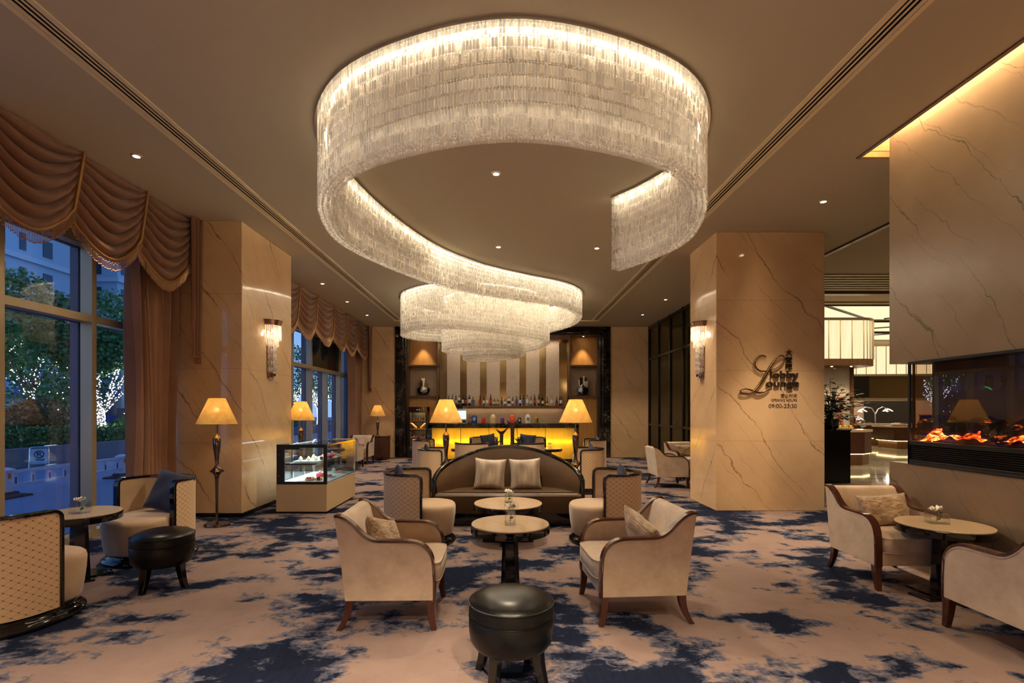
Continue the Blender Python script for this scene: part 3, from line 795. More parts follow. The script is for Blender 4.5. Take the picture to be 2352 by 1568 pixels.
dup(tc_, (-.55, 13.05, 0), R(-90), 'tub chair facing the camera at the bar, left of the bronze vessels')
dup(tc_, (.69, 13.05, 0), R(-90), 'tub chair facing the camera at the bar, right of the bronze vessels')
dup(tc_, (-3.63, 5.19, 0), R(-101), 'tub chair facing the camera beside the near window, big navy pillow in it')
dup(tc_, (-3.537, 3.541, 0), R(76), 'tub chair with its diamond-patterned back at the left edge of the photo')
GN = 'navy pillows in the tub chairs'
pillow('navy_pillow', 'big navy satin pillow in the tub chair by the near window', 'pillow', 'navy_fabric', .46, .44, .13, (-3.53, 5.27, .645), (R(-24), R(9), R(-14)), GN, 5)
pillow('navy_pillow', 'navy pillow in the tub chair left of the sofa, its corner above the rim', 'pillow', 'navy_fabric', .38, .38, .12, (-1.20, 5.80, .63), (R(-14), R(38), R(95)), GN, 6)
pillow('navy_pillow', 'navy pillow in the tub chair right of the sofa, its corner above the rim', 'pillow', 'navy_fabric', .38, .38, .12, (1.38, 5.80, .63), (R(-14), R(-38), R(85)), GN, 7)
pillow('navy_pillow', 'navy pillow in the tub chair behind the left sofa lamp', 'pillow', 'navy_fabric', .38, .38, .12, (-1.41, 9.22, .65), (R(-14), R(30), R(90)), GN, 8)
pillow('navy_pillow', 'navy pillow in the tub chair behind the right sofa lamp', 'pillow', 'navy_fabric', .38, .38, .12, (1.63, 9.28, .65), (R(-14), R(-30), R(90)), GN, 9)
pillow('navy_pillow', 'navy pillow in the tub chair before the wine cooler', 'pillow', 'navy_fabric', .38, .38, .12, (-2.02, 12.0, .65), (R(-14), R(30), R(90)), GN, 10)
pillow('navy_pillow', 'navy pillow in the tub chair before the right end of the bar', 'pillow', 'navy_fabric', .38, .38, .12, (2.27, 12.2, .65), (R(-14), R(-30), R(90)), GN, 11)
pillow('navy_pillow', 'tall navy pillow in the bar tub chair left of the bronze vessels', 'pillow', 'navy_fabric', .40, .42, .13, (-.44, 13.18, .67), (R(-16), R(-8), R(12)), GN, 12)
pillow('navy_pillow', 'wide navy pillow in the bar tub chair right of the bronze vessels', 'pillow', 'navy_fabric', .44, .34, .13, (.60, 13.2, .70), (R(-14), R(5), R(-4)), GN, 13)

# ------------------------------------------------------------------ round tables, vases, stools
def make_table(label, r, group, zt=.585, fw=.235):
    t = thing('round_table', label, 'table', (0, 0, 0), 0, group)
    MB().lathe([(r - .004, zt - .013), (r, zt - .009), (r, zt - .003), (r - .003, zt)], 64).build('marble_top', 'marble_table', t)
    MB().lathe([(r - .02, zt - .07), (r + .004, zt - .07), (r + .006, zt - .065), (r + .006, zt - .014), (r + .002, zt - .011), (r - .02, zt - .011)], 64).build('rim', 'lacquer', t)
    a, b = .062, .078
    oct_ = lambda w, z: [(w * x, w * y, z) for x, y in ((1, .55), (.55, 1), (-.55, 1), (-1, .55), (-1, -.55), (-.55, -1), (.55, -1), (1, -.55))]
    MB().loft([oct_(a, zt - .065), oct_(a, zt - .13), oct_(b, .02)]).build('pedestal', 'lacquer', t, ang=20)
    q = MB(); q.box(-fw, fw, -.09, .09, 0, .018); q.box(-.09, .09, -fw, fw, 0, .018); q.box(-.13, .13, -.13, .13, .018, .028)
    q.build('foot_plate', 'lacquer', t, smooth=False, bevel=.003)
    return t
G3 = 'round marble-topped tables'
tb = make_table('foremost round marble table between the two facing armchairs', .315, G3)
tb.location = (.042, 4.07, 0)
lt_ = make_table('lower round marble table directly in front of the brown sofa', .392, G3, .435, .29); lt_.location = (.035, 5.78, 0)
dup(tb, (-3.83, 4.50, 0), R(45), 'round marble table by the near window between two tub chairs')
dup(tb, (3.535, 4.04, 0), R(10), 'round marble table beside the fireplace wall')
dup(tb, (1.06, 12.1, 0), 0, 'round marble table before the bar, right of the bronze vessels')
dup(tb, (-.98, 12.1, 0), 0, 'round marble table before the bar, mostly hidden behind a tub chair')
dup(tb, (-4.16, 13.56, 0), 0, 'round marble table in the far left corner between two armchairs')
def flower_vase(loc, w, d, h, label, rz=0., seed=0, tall=False):
    t = thing('flower_vase', label, 'vase', loc, rz, 'small glass flower vases'); rnd = random.Random(seed)
    g = MB(); k = .006
    g.box(-w / 2, w / 2, -d / 2, d / 2, 0, .012)
    for x0, x1, y0, y1 in ((-w / 2, -w / 2 + k, -d / 2, d / 2), (w / 2 - k, w / 2, -d / 2, d / 2), (-w / 2, w / 2, -d / 2, -d / 2 + k), (-w / 2, w / 2, d / 2 - k, d / 2)): g.box(x0, x1, y0, y1, .012, h)
    g.build('glass_cube', 'clear_glass', t, smooth=False)
    p = MB(); c = Vector((-.005, 0, h + .012))
    for j in range(7):
        a = j * 2.4 + rnd.random(); e = rnd.uniform(.3, 1.0); L = rnd.uniform(.050, .066)
        def P(u, v, a=a, e=e, L=L):
            s = math.sin(PI * min(1, u * .93 + .05)) * .024; x = L * u * math.cos(e * u); z = L * u * math.sin(e) * (1 - .3 * u)
            y = (v - .5) * 2 * s; z += .9 * (y * y) / .02
            return c + Vector((x * math.cos(a) - y * math.sin(a), x * math.sin(a) + y * math.cos(a), z))
        p.grid(P, 5, 4)
    p.build('petals', 'petal', t, ang=180, fixn=False)
    st = MB(); st.tube([(0, 0, .015), (.01, .005, h * .6), tuple(c)], .003, 5); st.sphere((.012, 0, h * .45), .016, 8, 6, (1, 1, .7)); st.build('stem', 'leaf', t)
    lf = MB()
    for j in range(9):
        a = rnd.uniform(0, 6.28); L = rnd.uniform(.03, .05); b = Vector((.03 + rnd.uniform(-.01, .03), rnd.uniform(-.02, .02), h + rnd.uniform(-.005, .05 if tall else .02)))
        dx = Vector((math.cos(a), math.sin(a), rnd.uniform(-.2, .6))) * L; n = Vector((-math.sin(a), math.cos(a), 0)) * .010
        lf.add([b, b + dx * .5 + n, b + dx, b + dx * .5 - n], [(0, 1, 2, 3)])
    lf.build('leaf_spray', 'leaf', t, smooth=False, fixn=False)
flower_vase((.040, 4.06, .585), .082, .082, .105, 'cube glass vase with a white orchid on the foremost table', .1, 1, True)
flower_vase((.04, 5.80, .435), .075, .075, .095, 'cube glass vase with a white orchid on the table before the sofa', .3, 2)
flower_vase((-3.79, 4.47, .585), .135, .10, .085, 'low rectangular glass vase with a white bloom on the window table', .2, 3, True)
flower_vase((3.50, 4.06, .585), .135, .10, .085, 'low rectangular glass vase with a white bloom on the table by the fireplace wall', -.25, 4)
flower_vase((1.08, 12.05, .585), .09, .09, .08, 'small glass vase with greenery on the table before the bar', 0, 5, True)
flower_vase((-.93, 12.1, .585), .09, .09, .08, 'small glass vase barely showing over the tub chair back before the bar', 0, 6)

def make_stool(label, group):
    t = thing('round_stool', label, 'stool', (0, 0, 0), 0, group)
    MB().lathe([(.155, .185), (.205, .20), (.228, .235), (.236, .29), (.237, .363), (.233, .370)], 56).build('body', 'leather_black', t)
    MB().lathe([(.231, .370), (.236, .374), (.236, .428), (.231, .442), (.20, .466), (.13, .484), (.05, .490), (.001, .491)], 56).build('cushion', 'leather_black', t)
    pp = MB(); 
    for rr, z, q in ((.236, .438, .0055), (.237, .368, .003)): pp.tube([(rr * math.cos(2 * PI * j / 56), rr * math.sin(2 * PI * j / 56), z) for j in range(57)], q, 6, False)
    pp.build('piping', 'leather_black', t)
    for k in range(4):
        a = PI / 4 + k * PI / 2 + .12; c, s = math.cos(a), math.sin(a); rings = []
        for i in range(6):
            q = i / 5; rr = .165 + .045 * q ** 1.6; w = .028 - .008 * q; z = .21 * (1 - q)
            rings.append([(c * (rr + p * w) - s * r_ * w, s * (rr + p * w) + c * r_ * w, z) for p, r_ in ((-1, -1), (1, -1), (1, 1), (-1, 1))])
        MB().loft(rings).build('leg', 'lacquer', t, bevel=.003)
    return t
G4 = 'round black leather stools'
so = make_stool('round black leather stool in the middle foreground, cut by the bottom edge', G4); so.location = (.034, 2.80, 0); so.rotation_euler = (0, 0, R(8))
dup(so, (-2.925, 4.28, 0), R(30), 'round black leather stool beside the tub chair by the near window')

# ------------------------------------------------------------------ sofa (local -y is the front)
def make_sofa():
    t = thing('curved_sofa', 'brown leather sofa with arched black-framed back and two satin cushions', 'sofa', (.04, 6.85, 0))
    hp = [(-.955, -.40, .60), (-.935, -.30, .66), (-.895, -.16, .715), (-.80, .03, .785), (-.655, .155, .845), (-.50, .225, .905), (-.35, .265, .948), (-.18, .29, .975), (0, .30, .985)]
    hp = hp + [(-x, y, z) for x, y, z in hp[-2::-1]]
    C = catmull(hp, 5); n = len(C)
    nrm = []
    for i in range(n):
        d = C[min(i + 1, n - 1)] - C[max(i - 1, 0)]; nrm.append(Vector((-d.y, d.x, 0)).normalized())   # outward (away from the seat)
    inset = lambda i, q, z: (C[i].x - nrm[i].x * q, C[i].y - nrm[i].y * q, z)
    m = MB(); v = []; f = []; NV = 8
    for i in range(n):
        for j in range(NV + 1):
            k = j / NV; zt = C[i].z - .01; z = zt + (.40 - zt) * k
            q = .018 + .070 * math.sin(min(1, k * 1.6) * PI / 2) * min(1, .25 + min(i, n - 1 - i) / 14) + .05 * k * min(1, min(i, n - 1 - i) / 14)
            v.append(inset(i, q, z))
    for i in range(n - 1):
        for j in range(NV): a = i * (NV + 1) + j; f.append((a, a + 1, a + NV + 2, a + NV + 1))
    m.add(v, f).build('backrest', 'leather_brown', t, ang=180)
    m = MB(); v = []; f = []
    for i in range(n): v += [inset(i, -.0, C[i].z - .015), inset(i, -.01, .16)]
    for i in range(n - 1): f.append((2 * i, 2 * i + 1, 2 * i + 3, 2 * i + 2))
    m.add(v, f).build('back_shell', 'leather_brown', t, ang=180)
    pth = [(C[0].x, C[0].y - .01, z) for z in (.05, .3, .5)] + [tuple(p) for p in C] + [(C[-1].x, C[-1].y - .01, z) for z in (.5, .3, .05)]
    nn = [nrm[0]] * 3 + nrm + [nrm[-1]] * 3
    MB().sweep(pth, nn, [(-.026, -.018), (-.018, -.022), (.022, -.022), (.028, -.016), (.028, .016), (.022, .022), (-.018, .022), (-.026, .016)]).build('back_frame', 'lacquer', t, ang=50)
    # seat outline
    def outline(fr, q):
        pts = [inset(i, q, 0)[:2] for i in range(n)]
        return [p for p in pts if p[1] > fr + .02]
    rings = []
    for z, q, fy in ((.18, .03, -.45), (.21, .022, -.465), (.36, .022, -.475), (.405, .022, -.480), (.425, .026, -.465), (.437, .04, -.43), (.440, .08, -.36)):
        base = [inset(i, q, z) for i in range(n)]
        L_, R_ = base[0], base[-1]
        fr = [(R_[0] + (L_[0] - R_[0]) * k / 12, fy - .0 * k, z) for k in range(13)]
        rings.append(base[1:-1] + fr)
    MB().loft(rings).build('seat', 'leather_brown', t)
    b = MB(); b.prism([(-.86, -.34), (.86, -.34), (.86, -.05), (.5, .2), (-.5, .2), (-.86, -.05)], 2, 0, .19); b.build('plinth', 'lacquer', t, smooth=False)
make_sofa()
G5 = 'satin cushions on the sofa'
pillow('satin_pillow', 'beige satin cushion on the sofa, the one further from the fireplace', 'cushion', 'satin_cushion', .43, .43, .15, (-.205, 6.80, .635), (R(-14), R(3), 0), G5, 21)
pillow('satin_pillow', 'beige satin cushion on the sofa, the one nearer the fireplace', 'cushion', 'satin_cushion', .43, .43, .15, (.275, 6.80, .635), (R(-14), R(-2), R(2)), G5, 22)

# ------------------------------------------------------------------ floor lamps
def make_lamp(label, group):
    t = thing('floor_lamp', label, 'floor lamp', (0, 0, 0), 0, group)
    b = MB(); b.loft([[( .155 * math.cos(a) * k, .125 * math.sin(a) * k, z) for a in [2 * PI * j / 36 for j in range(36)]] for z, k in ((0, 1), (.03, 1), (.036, .97))]); b.build('base', 'gunmetal', t)
    MB().lathe([(.015, .03), (.017, .45), (.021, .60), (.03, .655), (.055, .69), (.085, .705), (.085, .713), (.06, .735), (.034, .765), (.023, .80), (.024, .85), (.032, .93), (.042, 1.0), (.047, 1.06), (.047, 1.138), (.044, 1.142)], 28).build('stem', 'gunmetal', t)
    MB().lathe([(.046, 1.140), (.03, 1.162), (.012, 1.182), (.012, 1.20)], 24).build('finial_cone', 'brass', t)
    MB().lathe([(.012, 1.19), (.012, 1.47)], 14).build('pole', 'gunmetal', t)
    s = MB(); s.lathe([(.242, 1.32), (.096, 1.66)], 48, cap0=False, cap1=False); s.lathe([(.239, 1.321), (.093, 1.659)], 48, cap0=False, cap1=False)
    s.build('shade', 'parchment', t, ang=180)
    w = MB()
    for rr, z in ((.242, 1.322), (.096, 1.658)): w.tube([(rr * math.cos(2 * PI * j / 48), rr * math.sin(2 * PI * j / 48), z) for j in range(49)], .003, 5, False)
    for a in (0, 2.094, 4.189): w.cyl((0, 0, 1.46), (.165 * math.cos(a), .165 * math.sin(a), 1.50), .002, seg=5)
    w.build('shade_ring', 'brass', t)
    MB().sphere((0, 0, 1.505), .030, 12, 8).build('bulb', 'bulb', t)
    light('lamp_light', 'POINT', (0, 0, 1.505), P_LAMP, (1., .72, .38), t, shadow_soft_size=.032)
    return t
G6 = 'floor lamps with parchment shades'
fl_ = make_lamp('floor lamp with parchment shade before the left marble pillar', G6); fl_.location = (-3.74, 6.50, 0); fl_.rotation_euler = (0, 0, .1)
for loc, lb in (((-.86, 7.30, 0), 'floor lamp with parchment shade behind the window-side end of the sofa'), ((1.03, 7.30, 0), 'floor lamp with parchment shade behind the fireplace-side end of the sofa'),
                ((-3.665, 8.99, 0), 'floor lamp with parchment shade behind the pastry display case'), ((-3.93, 15.45, 0), 'floor lamp with parchment shade behind the carved cabinet by the back wall')):
    dup(fl_, loc, 0, lb)

# ------------------------------------------------------------------ console with bronze vessels
t = thing('console_table', 'slim black console mostly hidden behind the sofa back, carrying bronze vessels', 'console', (.07, 7.52, 0))
MB().box(-.40, .40, -.13, .13, .845, .88).build('top', 'lacquer', t, bevel=.004)
for x in (-.37, .37):
    for y in (-.10, .10): MB().box(x - .02, x + .02, y - .02, y + .02, 0, .845).build('leg', 'lacquer', t, bevel=.003)
def vessel(px, z1, label, k, rz=0.):
    x = (px - 1160) * 7.5 / 1150; hh = z1 - .88
    t = thing('bronze_vessel', label, 'sculpture', (x, 7.52, .88), rz, 'bronze tripod wine vessels')
    hb = hh * .60; w = .17 * k
    cup = []
    for q, rx, ry in ((0, .022, .020), (.10, .030, .028), (.22, .030, .028), (.40, .028, .026), (.55, .034, .030), (.75, .062, .036), (1.0, .085, .042)):
        ring = []
        for j in range(28):
            a = 2 * PI * j / 28; c = math.cos(a); s = math.sin(a)
            ex = (1 + (.32 if c > 0 else .16) * abs(c) ** 3 * max(0, q - .5) * 2) if q > .5 else 1
            z = hb + (hh * .82 - hb) * q + max(0, q - .55) * 2.2 * abs(c) ** 2 * hh * (.17 if c > 0 else .12)
            ring.append((rx * k * c * ex, ry * k * s, z))
        cup.append(ring)
    MB().loft(cup, True, False).build('cup', 'bronze_dark', t, ang=60)
    MB().tube([(0, -.028 * k, hb + hh * .04), (0, -.05 * k, hb + hh * .07), (0, -.03 * k, hb + hh * .14)], .006 * k, 6).build('handle', 'bronze_dark', t)
    for a in (.5, 2.6, 4.7):
        MB().tube([(.016 * k * math.cos(a), .016 * k * math.sin(a), hb + .02), (.022 * k * math.cos(a), .022 * k * math.sin(a), hb * .5), (.04 * k * math.cos(a), .04 * k * math.sin(a), .004)], [.014 * k, .010 * k, .007 * k], 6).build('leg', 'bronze_dark', t)
vessel(1177, 1.40, 'tallest bronze tripod vessel on the console behind the sofa', 1.0)
vessel(1152, 1.25, 'medium bronze tripod vessel on the console behind the sofa', .95, .15)
vessel(1142, 1.06, 'smallest bronze tripod vessel, beside the medium one', .55, .3)
vessel(1190, 1.10, 'small bronze tripod vessel, beside the tallest one', .62, -.2)
# ------------------------------------------------------------------ pastry display case
X0, X1, Y0, Y1 = -3.32, -2.585, 7.26, 8.64
dc = thing('pastry_display_case', 'refrigerated glass pastry case on a beige base beside the left pillar', 'display case', ((X0 + X1) / 2, (Y0 + Y1) / 2, 0))
hx, hy = (X1 - X0) / 2, (Y1 - Y0) / 2
b = MB(); b.box(-hx, hx, -hy, hy, .03, .415); b.build('base', 'case_base', dc, bevel=.004)
MB().box(-hx + .03, hx - .03, -hy + .03, hy - .03, 0, .03).build('toe_kick', 'black_metal', dc, smooth=False)
MB().box(-hx, hx, -hy, hy, .415, .425).build('base_edge', 'champagne', dc, smooth=False)
MB().box(-hx + .02, hx - .015, -hy + .02, hy - .015, .425, .45).build('deck', 'white_paint', dc, smooth=False)
f = MB()
f.box(-hx + .005, -hx + .12, -hy, -hy + .025, .425, 1.005); f.box(hx - .05, hx, -hy, -hy + .025, .425, 1.005)
f.box(-hx + .12, hx - .05, -hy, -hy + .025, .425, .465); f.box(-hx + .12, hx - .05, -hy, -hy + .025, .955, 1.005); f.box(-hx + .12, -hx + .34, -hy, -hy + .025, .93, .96)
f.build('end_frame', 'dark_frame', dc, smooth=False, bevel=.003)
kn = MB()
for z in (.55, .86): kn.cyl((-hx + .04, -hy - .004, z), (-hx + .04, -hy + .002, z), .012, seg=16)
kn.build('screw_cap', 'bronze', dc)
g = MB(); g.box(-hx + .12, hx - .05, -hy + .008, -hy + .014, .465, .955); g.box(hx - .010, hx - .004, -hy + .025, hy - .004, .44, .995); g.box(-hx + .02, hx - .01, hy - .010, hy - .004, .44, .995); g.box(-hx, hx, -hy + .002, hy, .996, 1.004)
g.build('glass', 'case_glass', dc, smooth=False)
e = MB(); e.box(hx - .014, hx + .002, -hy + .02, hy, .982, 1.002); e.build('gold_rail', 'brass', dc, smooth=False)
e = MB(); e.box(hx - .02, hx, hy - .02, hy, .44, .99); e.build('corner_post', 'chrome', dc, smooth=False)
r_ = MB()
for k in range(3): r_.box(-hx + .02 + .008 * (k % 2), -hx + .03 + .008 * (k % 2), -hy + .03 + .45 * k, -hy + .47 + .45 * k, .45, .98)
r_.build('sliding_door', 'case_glass', dc, smooth=False)
sf = MB()
for k in range(4): sf.box(-hx + .016, -hx + .042, -hy + .03 + .445 * k, -hy + .055 + .445 * k, .45, .98)
sf.build('door_stile', 'chrome', dc, smooth=False)
MB().box(-hx + .10, hx - .16, -hy + .05, hy - .05, .722, .730).build('shelf', 'case_glass', dc, smooth=False)
br = MB()
for y in (-hy + .08, 0, hy - .08): br.box(-hx + .04, hx - .2, y - .006, y + .006, .70, .722)
br.box(-hx + .04, hx - .16, -hy + .05, -hy + .062, .712, .724)
br.build('shelf_bracket', 'dark_frame', dc, smooth=False)
ld = MB(); ld.box(-hx + .05, -hx + .065, -hy + .05, hy - .05, .975, .985); ld.box(hx - .05, hx - .035, -hy + .05, hy - .05, .978, .986); ld.box(-hx + .05, -hx + .06, -hy + .05, hy - .05, .690, .698)
ld.build('light_tube', 'led_case', dc, smooth=False)
light('case_light', 'AREA', (-.05, 0, .975), 7, (.80, .92, 1.0), dc, shape='RECTANGLE', size=.5, size_y=1.2)
light('case_light', 'AREA', (-.10, 0, .690), 4, (.80, .92, 1.0), dc, shape='RECTANGLE', size=.4, size_y=1.2)
cx_, cy_ = (X0 + X1) / 2, (Y0 + Y1) / 2
def tray(x, y, z, w, d, label):
    m = MB(); m.box(-w / 2, w / 2, -d / 2, d / 2, 0, .008); m.box(-w / 2, w / 2, -d / 2, -d / 2 + .008, .008, .014); m.box(-w / 2, w / 2, d / 2 - .008, d / 2, .008, .014); m.box(-w / 2, -w / 2 + .008, -d / 2, d / 2, .008, .014); m.box(w / 2 - .008, w / 2, -d / 2, d / 2, .008, .014)
    o = m.build('serving_tray', 'white_china', None, smooth=False, bevel=.002); o.location = (cx_ + x, cy_ + y, z); return tag(o, label, 'tray', 'white trays in the pastry case')
def pastry(kind, x, y, z, label, seed=0, s=1.):
    rnd = random.Random(seed); t = thing('pastry', label, 'pastry', (cx_ + x, cy_ + y, z), 0, 'pastries in the display case')
    if kind == 'tart':
        MB().lathe([(.055 * s, 0), (.07 * s, .03 * s), (.066 * s, .03 * s), (.06 * s, .024 * s), (.001, .026 * s)], 24, cap1=False).build('crust', 'pastry', t)
        q = MB(); c = MB()
        for j in range(9):
            a = rnd.uniform(0, 6.28); r = rnd.uniform(0, .05) * s; (q if j % 2 else c).sphere((r * math.cos(a), r * math.sin(a), .036 * s), .015 * s, 8, 6)
        q.build('berries', 'berry', t); c.build('cream', 'cream', t)
    elif kind == 'red':
        MB().lathe([(.055 * s, 0), (.06 * s, .01), (.06 * s, .05 * s), (.04 * s, .068 * s), (.001, .072 * s)], 24).build('glaze', 'berry', t)
        q = MB(); q.sphere((0, 0, .085 * s), .018 * s, 8, 6); q.build('cream', 'cream', t)
    elif kind == 'cup':
        MB().lathe([(.022 * s, 0), (.034 * s, .035 * s), (.034 * s, .045 * s), (.001, .046 * s)], 18).build('cup', 'mousse', t)
        q = MB()
        for z_, r in ((.05, .03), (.066, .022), (.08, .012)): q.sphere((0, 0, z_ * s), r * s, 10, 6, (1, 1, .6))
        q.build('cream', 'cream', t)
    else:
        MB().box(-.05 * s, .05 * s, -.025 * s, .025 * s, 0, .03 * s).build('sponge', 'pastry', t, bevel=.006)
        MB().box(-.05 * s, .05 * s, -.025 * s, .025 * s, .03 * s, .042 * s).build('icing', 'pink' if seed % 2 else 'chocolate', t, bevel=.004)
    return t
def card(x, y, z, label, rz=.2):
    o = MB().cbox((0, 0, .03), (.045, .004, .055), 0, R(-12)).build('price_card', 'black_metal', None, smooth=False); o.location = (cx_ + x, cy_ + y, z); o.rotation_euler = (0, 0, rz); tag(o, label, 'price card', 'black price cards in the pastry case')
tray(.08, -.50, .45, .34, .26, 'white tray on the case deck, nearest the black end frame'); pastry('tart', .05, -.50, .459, 'fruit tart on the nearest deck tray, window side', 1, 1.1); pastry('tart', .17, -.47, .459, 'fruit tart on the nearest deck tray, room side', 2, .9)
tray(.12, -.10, .45, .30, .24, 'white tray on the case deck, second from the end frame'); pastry('red', .06, -.12, .459, 'red glazed cake on the second deck tray', 3, 1.0); pastry('tart', .18, -.06, .459, 'small fruit tart beside the red glazed cake', 4, .8)
tray(.14, .40, .45, .30, .24, 'white tray on the case deck, furthest from the end frame'); pastry('cup', .10, .40, .459, 'cream cup on the furthest deck tray', 5); pastry('slice', .20, .42, .459, 'pink iced slice on the furthest deck tray', 7)
ords = ['first', 'second', 'third', 'fourth', 'fifth', 'sixth', 'seventh', 'eighth', 'ninth', 'tenth']
tray(-.02, -.42, .730, .36, .22, 'white tray on the glass shelf, nearest the black end frame'); tray(.03, -.06, .730, .34, .26, 'white tray on the glass shelf, middle one'); tray(.05, .36, .730, .34, .30, 'white tray on the glass shelf, furthest from the end frame')
for i, (k, x, y) in enumerate((('cup', -.12, -.42), ('cup', -.0, -.42), ('cup', .10, -.40), ('cup', -.05, -.10), ('tart', .08, -.06), ('red', .16, .0), ('slice', -.02, .30), ('red', .10, .32), ('slice', .16, .44), ('tart', .02, .44))):
    nm = {'cup': 'green cream cup', 'tart': 'little fruit tart', 'red': 'red glazed cake', 'slice': 'iced slice'}[k]
    pastry(k, x, y, .739, nm + ' on the glass shelf, ' + ords[i] + ' from the black end frame', i + 11, .85)
card(.05, -.28, .731, 'black price card on the glass shelf, nearer the end frame'); card(.12, -.22, .731, 'black price card on the glass shelf, nearer the room side', .4); card(.20, -.56, .46, 'black price card on the case deck', .1)

# ------------------------------------------------------------------ far left corner cabinet
cb = thing('carved_cabinet', 'low dark wooden cabinet with carved door in the far left corner', 'cabinet', (-3.745, 15.22, 0))
MB().box(-.20, .20, -.17, .22, .05, .70).build('body', 'wood_cabinet', cb, bevel=.006)
MB().box(-.215, .215, -.185, .235, .70, .73).build('top', 'wood_cabinet', cb, bevel=.006)
for x in (-.17, .17):
    for y in (-.14, .19): MB().box(x - .02, x + .02, y - .02, y + .02, 0, .05).build('foot', 'wood_cabinet', cb)
d = MB().box(-.17, .17, -.185, -.17, .09, .66).build('door', 'wood_cabinet', cb, bevel=.004)
cv = MB()
for z in (.28, .40): cv.tube([(.06 * math.cos(a), -.186, z + .05 + .05 * math.sin(a)) for a in [2 * PI * j / 24 for j in range(25)]], .007, 6)
cv.tube([(0, -.188, .22), (.03, -.188, .3), (-.03, -.188, .42), (0, -.188, .55)], .006, 6); cv.build('carving', 'wood_cabinet', d)

# ------------------------------------------------------------------ alcove behind the bar
YA = 16.50
# stepped black marble surround
su = MB()
for dx, y0 in ((0, YB - .05), (.13, YB - .09), (.24, YB - .03)):
    w = .13 if dx < .2 else .10
    su.box(-3.50 + dx, -3.50 + dx + w, y0, YB + .25, 0, H - dx * .75); su.box(3.36 - dx - w, 3.36 - dx, y0, YB + .25, 0, H - dx * .75)
    su.box(-3.50 + dx, 3.36 - dx, y0, YB + .25, H - dx * .75 - w * .75, H - dx * .75)
struct(su.build('trim_6', 'marble_black', smooth=False, bevel=.008), 'stepped black marble surround of the bar alcove')
XL, XR = -3.16, 3.02            # inside of the surround
ZI = H - .26
sbox('ceiling.003', 'wood_brown', -3.2, 3.1, YB - .02, 16.55, ZI, ZI + .06)
def pxx(px, y): return (px - 1160) * y / 1150
def pzz(py, y): return 1.5 - (py - 942) * y / 1150
# shelving columns left and right
def column(x0, x1, label):
    t = thing('niche_cabinet', label, 'cabinet', ((x0 + x1) / 2, 16.3, 0), 0, 'tall wooden niche cabinets beside the bar'); w = (x1 - x0) / 2
    z1, z2, z3, z4 = pzz(838, 16.2), pzz(842, 16.2), pzz(908, 16.2), pzz(912, 16.2)
    MB().box(-w, w, .12, .20, z1, ZI).build('upper_panel', 'wood_panel', t, smooth=False)
    MB().box(-w, w, -.02, .18, 0, z4).build('lower_panel', 'wood_panel', t, smooth=False)
    MB().box(-w, w, .14, .20, z3, z2).build('niche_back', 'marble_niche', t, smooth=False)
    s = MB(); s.box(-w, w, -.14, .2, z2, z1); s.box(-w, w, -.14, .2, z4, z3); s.build('shelf', 'wood_brown', t, smooth=False, bevel=.004)
    s = MB(); s.box(-w, -w + .05, -.12, .2, 0, ZI); s.box(w - .05, w, -.12, .2, 0, ZI); s.build('side_post', 'wood_brown', t, smooth=False, bevel=.004)
    return t
xl1, xr0 = pxx(1005, 16.1), pxx(1308, 16.1)
column(XL, xl1, 'tall wooden niche cabinet holding the wine cooler, vase in its niche')
column(xr0, XR, 'tall wooden niche cabinet behind the right floor lamp, vase in its niche')
for x, n in ((pxx(969, 16.1), 'wine cooler'), (pxx(1341, 16.1), 'right floor lamp')):
    downlight(x, 16.20, 'small spot lighting the niche cabinet above the ' + n, 75, z=ZI, ang=62, r=.03)
# centre panels
ZS = pzz(932, 16.1)
i = 0
pxs = [1027, 1072.5, 1118, 1163, 1208.5, 1254]
sbox('wall_back.003', 'mirror_bronze', xl1, xr0, 16.46, 16.52, ZS, ZI)
for i, a in enumerate(pxs):
    x0, x1 = pxx(a, 16.45), pxx(a + 30, 16.45)
    o = MB().box(x0, x1, 16.42, 16.455, ZS + .01, ZI).build('lattice_panel', 'lattice_panel', None, smooth=False)
    tag(o, 'cream panel with crackle lines on the bar wall, ' + ords[i] + ' from the wine cooler', 'wall panel', 'cream crackle panels behind the bottles')
    fr = MB()
    for q in (x0 - .012, x1): fr.box(q, q + .012, 16.425, 16.46, ZS + .01, ZI)
    fr.build('edge_strip', 'bronze', o, smooth=False)
sbox('wall_back.004', 'marble_niche', xl1, xr0, 16.40, 16.52, 0, ZS - .05)
o = MB().box(xl1, xr0, 16.10, 16.44, ZS - .055, ZS).build('bottle_shelf', 'wood_brown', None, smooth=False, bevel=.004); tag(o, 'long wooden wall shelf carrying the row of bottles', 'shelf')
o = thing('back_counter', 'low counter against the wall behind the bar', 'counter', (0, 16.15, 0))
MB().box(xl1, xr0, -.28, .24, .88, .92).build('worktop', 'marble_black', o, smooth=False); MB().box(xl1, xr0, -.24, .24, 0, .88).build('cupboards', 'wood_brown', o, smooth=False)
sbox('trim_11', 'wood_brown', xl1, xr0, 16.02, 16.06, ZI - .14, ZI)
light('shelf_strip', 'AREA', (-.05, 16.30, ZS - .07), 4, (1., .74, .45), shape='RECTANGLE', size=3.8, size_y=.05)
light('alcove_strip', 'AREA', (-.05, 16.15, ZI - .02), 26, (1., .80, .58), rot=(R(-20), 0, 0), shape='RECTANGLE', size=3.8, size_y=.08)

